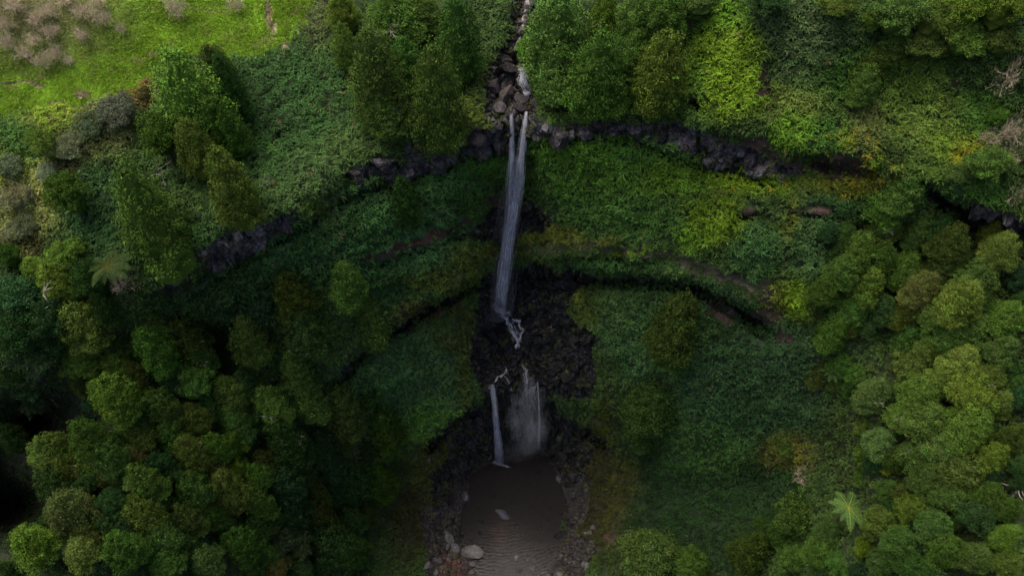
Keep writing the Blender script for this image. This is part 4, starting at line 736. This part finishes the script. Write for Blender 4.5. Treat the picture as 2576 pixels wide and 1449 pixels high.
for sd2, L in enumerate(SH):
    for kq in range(17):
        u = r.uniform(0, len(L) - 1.01); a0, a1 = L[int(u)], L[int(u) + 1]; u %= 1
        g = r.uniform(.014, .06); wq = r.choice([8, 10, 13, 17, 22]); Yq = a0[1] + (a1[1] - a0[1]) * u
        boulder(a0[0] + (a1[0] - a0[0]) * u + r.gauss(0, 7), Yq, wq, (g, g * .94, g), ('big' if wq > 12 else 'small') + ' dark stone half in the water on the ' + ('right' if sd2 else 'left') + ' shore, ' + ('near the falls' if Yq < 1250 else 'half way down' if Yq < 1330 else 'towards the outlet'), kq, 'dark stones along the ' + ('right' if sd2 else 'left') + ' waterline', .25)
for kq in range(18):
    Xq, Yq = r.uniform(1170, 1400), r.uniform(1230, 1430); g = r.uniform(.02, .07)
    if abs(Xq - 1257) < 30 and Yq > 1300: continue
    boulder(Xq, Yq, r.choice([7, 9, 12, 14]), (g, g * .9, g * .85), 'small dark stone standing in the shallow pool, ' + ('upper' if Yq < 1330 else 'lower') + (' left' if Xq < 1285 else ' right') + ' part', kq, 'small stones standing in the pool', .3)
# small rubble nobody could count
parts = []
for X, Y, s in [(r.uniform(1170, 1510), r.uniform(760, 990), 0) for _ in range(900)] + [(r.uniform(1060, 1500), r.uniform(1150, 1460), 1) for _ in range(1500)]:
    k = classify(np.array([X]), np.array([Y]))[0]
    if k not in (5, 6): continue
    P = tp(X, Y)
    if P[2] < .02 and r.random() < .8: continue
    R = r.uniform(.10, .32)
    parts.append((P, R))
SV, SF = ico(1); SR = [rockv(s, SV, 7, .02) for s in range(8)]; pp = []
for i, (P, R) in enumerate(parts):
    g = random.uniform(.008, .032) if P[2] < 6 else random.uniform(.010, .030); a = random.uniform(0, 6.28); rot = np.array([[math.cos(a), -math.sin(a), 0], [math.sin(a), math.cos(a), 0], [0, 0, 1]])
    V = SR[i % 8] @ rot.T * R * np.array([1, .8, .6]) + P + np.array([0, 0, R * .2]); pp.append((V, SF, np.full((len(V), 3), 1.0) * np.array([g, g * .92, g * .98])))
V, Fc, Cc = join(pp); M_rub = leafmat('rubble_stone', rough=.8, spec=.12, trans=0)
obj('rubble', mesh('rubble', V, Fc, M_rub, Cc), kind='stuff', label='small dark broken stones strewn between the boulders', category='rubble')

# cliff blocks along the rim
pp = []
for L, n0 in [(ROCKL[0], 60), (ROCKL[1], 90), (ROCKL[2], 110), (ROCKL[3], 40)]:
    seg = np.array([(math.hypot(b[0] - a[0], b[1] - a[1])) for a, b in zip(L[:-1], L[1:])]); cum = np.r_[0, np.cumsum(seg)]
    for i in range(n0):
        s = r.uniform(0, cum[-1]); kk = min(int(np.searchsorted(cum, s, 'right')) - 1, len(L) - 2); u = (s - cum[kk]) / seg[kk]
        wv = L[kk][2] + u * (L[kk + 1][2] - L[kk][2]); X = L[kk][0] + u * (L[kk + 1][0] - L[kk][0]) + r.uniform(-5, 5); Y = L[kk][1] + u * (L[kk + 1][1] - L[kk][1]) + r.uniform(-.85, .85) * wv
        R = r.uniform(.22, .60) * (2.3 if r.random() < .15 else 1); P = tp(X, Y) - R * .45 * terr(X, Y, ND)[0]; V = rockv(r.randint(0, 500), IV2, 7, .10); a = r.uniform(0, 6.28); rot = np.array([[math.cos(a), -math.sin(a), 0], [math.sin(a), math.cos(a), 0], [0, 0, 1]])
        pp.append((V @ rot.T * R * np.array([1.1, .8, r.uniform(.8, 1.6)]) + P, IF2))
V, Fc = join(pp); obj('cliff', mesh('cliff', V, Fc, M_blocks), kind='structure')

# ------------------------------------------------------------------ logs and sticks
def log(X0, Y0, X1, Y1, rad, mat, lab, lift=.25):
    a, b = tp(X0, Y0) + np.array([0, 0, lift]), tp(X1, Y1) + np.array([0, 0, lift]); ts = np.linspace(0, 1, 9)[:, None]; p = (b - a) * ts + rng.normal(0, rad * .25, (9, 3))
    V, Fc = tube(p, np.linspace(rad, rad * .6, 9), 8)
    V2, F2 = tube(np.array([p[5], p[5] + np.array([.2, .1, .35])]), [rad * .4, rad * .2], 5); V, Fc = join([(V, Fc), (V2, F2)])
    obj('log', mesh('log', V, Fc, mat, None, True), None, a, label=lab, category='log')
log(1376, 1376, 1340, 1426, .10, M_redlog, 'reddish log lying on the right shore of the pool')
log(1382, 1432, 1352, 1449, .16, M_dead, 'pale broken log among the stones at the bottom edge')
log(1397, 816, 1388, 822, .07, M_dead, 'short white stick on the black boulders')
log(1356, 826, 1341, 836, .06, M_redlog, 'brown plank lying on the black boulders, left one')
log(1369, 827, 1388, 836, .06, M_redlog, 'brown plank lying on the black boulders, right one')

# ------------------------------------------------------------------ water
M_pool, n, l, b = newmat('pool_water')
ge = n.new('ShaderNodeNewGeometry'); foot = at_y(1256, 1165, -10.4)
sub = n.new('ShaderNodeVectorMath'); sub.operation = 'SUBTRACT'; l.new(ge.outputs['Position'], sub.inputs[0]); sub.inputs[1].default_value = (foot[0], foot[1], 0)
wv = n.new('ShaderNodeTexWave'); wv.wave_type = 'RINGS'; wv.rings_direction = 'SPHERICAL'; wv.inputs['Scale'].default_value = .55; wv.inputs['Distortion'].default_value = 8; wv.inputs['Detail'].default_value = 4; wv.inputs['Detail Scale'].default_value = 1.2
l.new(sub.outputs[0], wv.inputs['Vector'])
nz = n.new('ShaderNodeTexNoise'); nz.inputs['Scale'].default_value = 3.0; nz.inputs['Detail'].default_value = 4; l.new(ge.outputs['Position'], nz.inputs['Vector'])
ad = n.new('ShaderNodeMath'); l.new(wv.outputs['Fac'], ad.inputs[0]); l.new(nz.outputs['Fac'], ad.inputs[1])
bp = n.new('ShaderNodeBump'); nz2 = n.new('ShaderNodeMath'); nz2.operation = 'MULTIPLY'; nz2.inputs[1].default_value = .5; l.new(nz.outputs['Fac'], nz2.inputs[0]); l.new(nz2.outputs[0], ad.inputs[1]); bp.inputs['Strength'].default_value = .45; bp.inputs['Distance'].default_value = .013; l.new(ad.outputs[0], bp.inputs['Height']); l.new(bp.outputs[0], b.inputs['Normal'])
b.inputs['Base Color'].default_value = (.020, .018, .018, 1); b.inputs['Roughness'].default_value = .16; b.inputs['Specular IOR Level'].default_value = .30; b.inputs['IOR'].default_value = 1.33; b.inputs['Alpha'].default_value = .72
N = 90; a = np.linspace(0, 2 * np.pi, N, endpoint=False); out = [(1150,1180),(1200,1140),(1290,1120),(1400,1130),(1430,1180),(1440,1250),(1430,1330),(1400,1400),(1360,1449),(1300,1480),(1220,1470),(1190,1400),(1140,1340),(1120,1280),(1135,1220)]
out = np.array(out, float); cx, cyy = 1285., 1290.; V = []
for rr_ in np.linspace(0, 1.07, 30)[1:]:
    for k in range(len(out)):
        for u in np.linspace(0, 1, 6, endpoint=False):
            p = out[k] * (1 - u) + out[(k + 1) % len(out)] * u; X_ = cx + (p[0] - cx) * rr_; Y_ = cyy + (p[1] - cyy) * rr_; V.append(CAM + ray(X_, Y_) * t_z(X_, Y_, 0.0))
nr = len(out) * 6; V = np.array([CAM + ray(cx, cyy) * t_z(cx, cyy, 0.0)] + V)
Q_ = []
for k in range(28):
    for i in range(nr): Q_.append([1 + k * nr + i, 1 + k * nr + (i + 1) % nr, 1 + (k + 1) * nr + (i + 1) % nr, 1 + (k + 1) * nr + i])
for i in range(0, nr, 2): Q_.append([0, 1 + i, 1 + (i + 1) % nr, 1 + (i + 2) % nr])
obj('pool', mesh('pool', V, np.array(Q_), M_pool), kind='structure')
# stream above the fall
M_str, n, l, b = newmat('stream_water'); b.inputs['Base Color'].default_value = (.12, .105, .11, 1); b.inputs['Roughness'].default_value = .15
ge = n.new('ShaderNodeNewGeometry'); nz = n.new('ShaderNodeTexNoise'); nz.inputs['Scale'].default_value = 4; l.new(ge.outputs['Position'], nz.inputs['Vector']); bp = n.new('ShaderNodeBump'); bp.inputs['Distance'].default_value = .1; l.new(nz.outputs['Fac'], bp.inputs['Height']); l.new(bp.outputs[0], b.inputs['Normal'])
def ribbon(L, lift=.18, m=7):
    V = []; L = np.array(L, float); ts = np.linspace(0, len(L) - 1, len(L) * 7)
    for t in ts:
        X_, Y_, w_ = [np.interp(t, np.arange(len(L)), L[:, k]) for k in range(3)]
        for u in np.linspace(-1, 1, m): V.append(tp(X_ + u * w_, Y_) + np.array([0, 0, lift * (1 - .9 * abs(u) ** 3)]))
    q = np.arange(len(ts) - 1)[:, None] * m + np.arange(m - 1)[None]; return np.array(V), np.stack([q, q + 1, q + m + 1, q + m], -1).reshape(-1, 4)
obj('stream', mesh('stream', *ribbon([(1332,-60,12),(1328,-10,13),(1325,30,11),(1318,60,9),(1313,90,8),(1300,120,7),(1305,150,6),(1316,170,6)], .45), M_str, None, True), kind='structure')

M_wat, n, l, b = newmat('falling_water')
at = n.new('ShaderNodeAttribute'); at.attribute_name = 'Col'
ge = n.new('ShaderNodeNewGeometry'); mp = n.new('ShaderNodeMapping'); mp.inputs['Scale'].default_value = (13, 13, .8); l.new(ge.outputs['Position'], mp.inputs['Vector'])
nz = n.new('ShaderNodeTexNoise'); nz.inputs['Scale'].default_value = 1; nz.inputs['Detail'].default_value = 5; l.new(mp.outputs[0], nz.inputs['Vector'])
mr = n.new('ShaderNodeMapRange'); mr.inputs[1].default_value = .25; mr.inputs[2].default_value = .65; l.new(nz.outputs['Fac'], mr.inputs[0])
mt = n.new('ShaderNodeMath'); mt.operation = 'MULTIPLY'; l.new(mr.outputs[0], mt.inputs[0]); l.new(at.outputs['Alpha'], mt.inputs[1])
di = n.new('ShaderNodeBsdfDiffuse'); di.inputs[0].default_value = (.93, .93, .97, 1); tl = n.new('ShaderNodeBsdfTranslucent'); tl.inputs[0].default_value = (.93, .93, .97, 1)
m1 = n.new('ShaderNodeMixShader'); m1.inputs[0].default_value = .6; l.new(di.outputs[0], m1.inputs[1]); l.new(tl.outputs[0], m1.inputs[2])
tr = n.new('ShaderNodeBsdfTransparent'); m2 = n.new('ShaderNodeMixShader'); l.new(mt.outputs[0], m2.inputs[0]); l.new(tr.outputs[0], m2.inputs[1]); l.new(m1.outputs[0], m2.inputs[2]); l.new(m2.outputs[0], n['Material Output'].inputs[0])
def strands(cl, n, y0, thr, rad, alpha, seed, depth=.5, drape=None, power=1.0, top=0, wig=.25):
    """cl: list of (X, Y, halfwidth) along the fall; free fall in the vertical plane y0 unless drape (follow the terrain)"""
    r = np.random.default_rng(seed); cl = np.array(cl, float); parts = []; m = 44
    seg = wig > .4
    for i in range(n):
        u = r.normal(0, .40)
        if abs(u) > 1.15: u = r.normal(0, .25)
        if power < 1: u = r.uniform(-1, 1) * r.uniform(.7, 1)
        dz = r.normal(0, depth); s0 = r.uniform(0, top) if top else 0; s1 = 1 - (r.random() ** 3) * .35
        if seg: s0 = r.uniform(top, .93); s1 = min(1.0, s0 + r.uniform(.06, .22)); u = r.normal(0, .55)
        ts = np.linspace(s0, s1, m) * (len(cl) - 1); X_ = np.interp(ts, np.arange(len(cl)), cl[:, 0]); Y_ = np.interp(ts, np.arange(len(cl)), cl[:, 1]); H_ = np.interp(ts, np.arange(len(cl)), cl[:, 2])
        X_ = X_ + u * H_ + wig * H_ * np.cumsum(r.normal(0, .12, m)) * .4; f = np.linspace(s0, s1, m)
        if drape is not None: P = terr(X_, Y_ + r.normal(0, 1.0)) + terr(X_, Y_, ND) * drape * r.uniform(.5, 1.2)
        else: P = at_y(X_, Y_, y0 - thr * np.sqrt(f) + dz * (.25 + .75 * f))
        rd = rad * r.uniform(.5, 1.4) * (.6 + .6 * f); V, Fc = tube(P, rd, 4); al = alpha * r.uniform(.35, 1.3) * np.minimum(1, np.minimum((f - s0) / .03 + .3, (s1 - f) / .12 + .02)); Cc = np.ones((len(V), 4)); Cc[:, 3] = np.repeat(np.clip(al, 0, 1), 4)
        parts.append((V, Fc, Cc))
    return join(parts)
def water(name, parent, parts): V, Fc, Cc = join(parts); return obj(name, mesh(name, V, Fc, M_wat, Cc), parent)
def volmat(name, dens, col=(.85, .87, .95)):
    m = bpy.data.materials.new(name); m.use_nodes = True; n = m.node_tree.nodes; l = m.node_tree.links; n.remove(n['Principled BSDF'])
    v = n.new('ShaderNodeVolumePrincipled'); v.inputs['Color'].default_value = (*col, 1); v.inputs['Density'].default_value = dens; v.inputs['Anisotropy'].default_value = 0; l.new(v.outputs[0], n['Material Output'].inputs['Volume']); return m
def voltube(cl, y0, thr, dy, mat, name, parent):
    cl = np.array(cl, float); m = 26; ts = np.linspace(0, 1, m); X_ = np.interp(ts * (len(cl) - 1), np.arange(len(cl)), cl[:, 0]); Y_ = np.interp(ts * (len(cl) - 1), np.arange(len(cl)), cl[:, 1]); H_ = np.interp(ts * (len(cl) - 1), np.arange(len(cl)), cl[:, 2])
    C = at_y(X_, Y_, y0 - thr * np.sqrt(ts)); R = H_ * ((C - CAM) @ fw) / F; a = np.arange(16) * 2 * np.pi / 16; wob = 1 + .07 * rng.normal(0, 1, (m, 16))
    V = (C[:, None] + np.stack([R[:, None] * np.cos(a) * wob, dy * R[:, None] * np.sin(a) * wob, 0 * a + 0 * R[:, None]], -1)).reshape(-1, 3)
    i = np.arange(m - 1)[:, None] * 16 + np.arange(16)[None]; j = np.arange(m - 1)[:, None] * 16 + (np.arange(16)[None] + 1) % 16; Q = np.stack([i, j, j + 16, i + 16], -1).reshape(-1, 4)
    caps = [];
    for base in (0, (m - 1) * 16):
        for k in range(7): caps.append([base + k, base + k + 1, base + 14 - k, base + 15 - k])
    return obj(name, mesh(name, V, np.concatenate([Q, np.array(caps)]), mat, None, True), parent)
# upper fall
f0 = at_y(1300, 287, -.6)
t = empty('waterfall', f0, label='tall upper waterfall, two threads merging into one white column down the cliff', category='waterfall')
def keep(o, par): o.location = -Vector(par.location); return o
A1 = [(1286,284,4),(1287,330,5),(1288,400,7),(1287,470,11),(1284,540,12),(1277,600,12),(1269,660,11),(1263,720,10),(1260,775,10)]
A2 = [(1324,281,4.5),(1320,320,6),(1315,360,8),(1309,410,10),(1301,470,11),(1290,540,12),(1281,600,12),(1273,660,11),(1266,720,10),(1262,775,10)]
A3 = [(1305,330,14),(1303,400,17),(1296,470,18),(1287,540,18),(1278,600,18),(1269,660,18),(1262,720,18),(1258,775,20)]
keep(water('thread', t, [strands(A1, 34, -.7, 2.3, .026, .5, 1, .25), strands(A1, 520, -.7, 2.3, .028, .5, 51, .25, wig=.45)]), t)
keep(water('thread', t, [strands(A2, 40, -.7, 2.3, .026, .5, 2, .25), strands(A2, 700, -.7, 2.3, .030, .55, 52, .25, wig=.45)]), t)
keep(water('spray', t, [strands([(c_[0] - 2, c_[1], c_[2] * 1.15) for c_ in A3], 700, -1.4, 1.6, .030, .13, 3, .6, top=.1, wig=.6), strands([(c_[0] + 1, c_[1], c_[2] * .5) for c_ in A3], 1000, -1.4, 1.6, .050, 1.0, 4, .25, top=.35, wig=.42)]), t)
keep(voltube([(1300,400,14),(1292,500,15),(1280,590,15),(1270,660,14),(1262,720,14),(1258,778,15)], -1.6, 1.2, .8, volmat('spray_core', .16), 'spray_column', t), t)
ms = voltube([(1280,470,16),(1272,580,28),(1262,660,34),(1254,730,38),(1250,785,40)], -1.6, 1.6, .8, volmat('mist_thin', .03), 'mist', None); ms['kind'] = 'stuff'; ms['label'] = 'thin mist drifting beside the foot of the upper waterfall'; ms['category'] = 'mist'
def fall(name, lab, origin, plist):
    t = empty(name, origin, label=lab, category='waterfall')
    for nm, parts in plist: keep(water(nm, t, parts), t)
    return t
D = .22
fall('cascade', 'small white cascade tumbling over rocks above the waterfall lip', tp(1318, 200), [('foam', [strands([(1324,160,3),(1317,182,5),(1319,205,8),(1324,224,7),(1323,238,3)], 480, 0, 0, .042, 1.0, 11, drape=.6, wig=.5), strands([(1316,172,3),(1313,195,4),(1312,215,6)], 14, 0, 0, .03, .7, 12, drape=.3)])])
fall('cascade', 'branching white cascade over black boulders at the foot of the upper waterfall', tp(1290, 820), [
  ('foam', [strands([(1244,768,3),(1255,782,6),(1268,796,4),(1276,806,3)], 150, 0, 0, .05, .9, 13, drape=.4, wig=.7), strands([(1258,768,6),(1272,776,5),(1286,784,2)], 60, 0, 0, .035, .7, 14, drape=.4, wig=.7),
            strands([(1270,800,2),(1280,815,5),(1285,830,5),(1296,850,5),(1304,862,3),(1297,878,3)], 160, 0, 0, .045, .9, 15, drape=.4, wig=.7), strands([(1288,796,3),(1304,806,4),(1317,820,3),(1316,840,3),(1306,858,3)], 140, 0, 0, .042, .85, 16, drape=.4, wig=.7),
            strands([(1284,800,2),(1296,824,6),(1304,846,6),(1304,860,2)], 90, 0, 0, .03, .6, 17, drape=.4, wig=.7)])])
fall('cascade', 'thin white trickle bending left to the lip of the lower falls', tp(1262, 945), [('foam', [strands([(1270,914,2),(1275,928,2),(1268,942,3),(1250,950,4),(1238,962,4)], 120, 0, 0, .042, .85, 18, drape=.35, wig=.7), strands([(1268,942,2),(1280,958,3),(1287,985,3)], 60, 0, 0, .028, .5, 19, drape=.35, wig=.7)])])
B1 = [(1237,966,8),(1240,990,7),(1245,1030,6),(1250,1080,6),(1254,1120,6),(1257,1166,8)]
t2 = fall('waterfall', 'narrow white lower waterfall dropping into the pool, left one', at_y(1240, 970, -10.3), [('thread', [strands(B1, 34, -10.3, .6, .024, .5, 21, .2), strands(B1, 420, -10.3, .6, .028, .55, 53, .2, wig=.45)])])
keep(voltube([(1246,1040,7),(1252,1100,9),(1257,1160,12)], -10.5, .4, .8, volmat('spray_low', .12), 'spray_column', t2), t2)
foamv = []
fall('foam_patch', 'white foam where the left lower waterfall hits the pool', foot, [('foam', [strands([(1244,1158,3),(1250,1163,9),(1258,1168,10),(1270,1172,6),(1284,1176,3)], 170, -10.9, 0, .035, .5, 23, .35, wig=.7)])])
B2 = [(1334,940,10),(1336,985,20),(1338,1030,20),(1340,1080,18),(1342,1140,18)]; B3 = [(1292,985,14),(1294,1040,14),(1298,1110,16)]
t3 = fall('waterfall', 'wide misty veil of water beside the narrow lower waterfall, right one', at_y(1336, 970, -10.3), [
  ('thread', [strands([(1317,912,2),(1322,930,4),(1328,955,9),(1336,982,16)], 160, 0, 0, .028, .4, 31, drape=.4, wig=.7)]), ('veil', [strands([(q_[0] - 3, q_[1], q_[2] * 1.25) for q_ in B2], 1100, -10.2, .5, .020, .17, 32, .35, top=.02, wig=.6), strands([(1352,960,2),(1355,1000,2),(1357,1060,3),(1356,1130,4)], 16, -10.3, .5, .03, .35, 33, .1)]), ('side_veil', [strands(B3, 320, -10, .4, .024, .16, 34, .3, top=.02, wig=.6)])])
mm_ = empty('mist', at_y(1318, 1160, -10.6), label='grey mist hanging behind the lower waterfalls over the pool', category='mist'); mm_['kind'] = 'stuff'
SPH = IV2
def puff(X_, Y_, y_, rpx, ry, mat, par, k=0):
    c_ = at_y(X_, Y_, y_); R_ = rpx * float((c_ - CAM) @ fw) / F; v = SPH * (1 + .16 * fbm(SPH * 1.6 + k * 3.1, 3, k))[:, None]
    v = v * np.array([R_, R_ * .55, R_ * ry]) + c_; keep(obj('mist_puff', mesh('mist_puff', v, IF2, mat, None, True), par), par)
rm_ = random.Random(12); vm = [volmat('mist_low', q) for q in (.007, .012, .018)]
for kq in range(30):
    Yq = rm_.uniform(1000, 1175); puff(1322 + rm_.gauss(0, 16 + (Yq - 1000) * .12), Yq, -10.9 + rm_.uniform(-.6, .6), rm_.uniform(14, 26) + (Yq - 1000) * .08, rm_.uniform(1.1, 1.8), vm[kq % 3], mm_, kq)
for kq in range(6): puff(1257 + rm_.gauss(0, 8), 1160 + rm_.gauss(0, 6), -11.2, rm_.uniform(10, 18), .7, vm[2], mm_, kq + 40)
mu_ = empty('mist', at_y(1256, 770, -3.2), label='white mist cloud billowing around the foot of the upper waterfall', category='mist'); mu_['kind'] = 'stuff'
vh = [volmat('mist_high', q) for q in (.010, .02, .032)]
for kq in range(16):
    Yq = 560 + 220 * rm_.random() ** .6; puff(1290 - (Yq - 500) * .13 + rm_.gauss(0, 7), Yq, -3.0, rm_.uniform(9, 16) + (Yq - 560) * .045, rm_.uniform(1.3, 2.4), vh[kq % 3], mu_, kq + 60)
print('objects', len(bpy.data.objects))
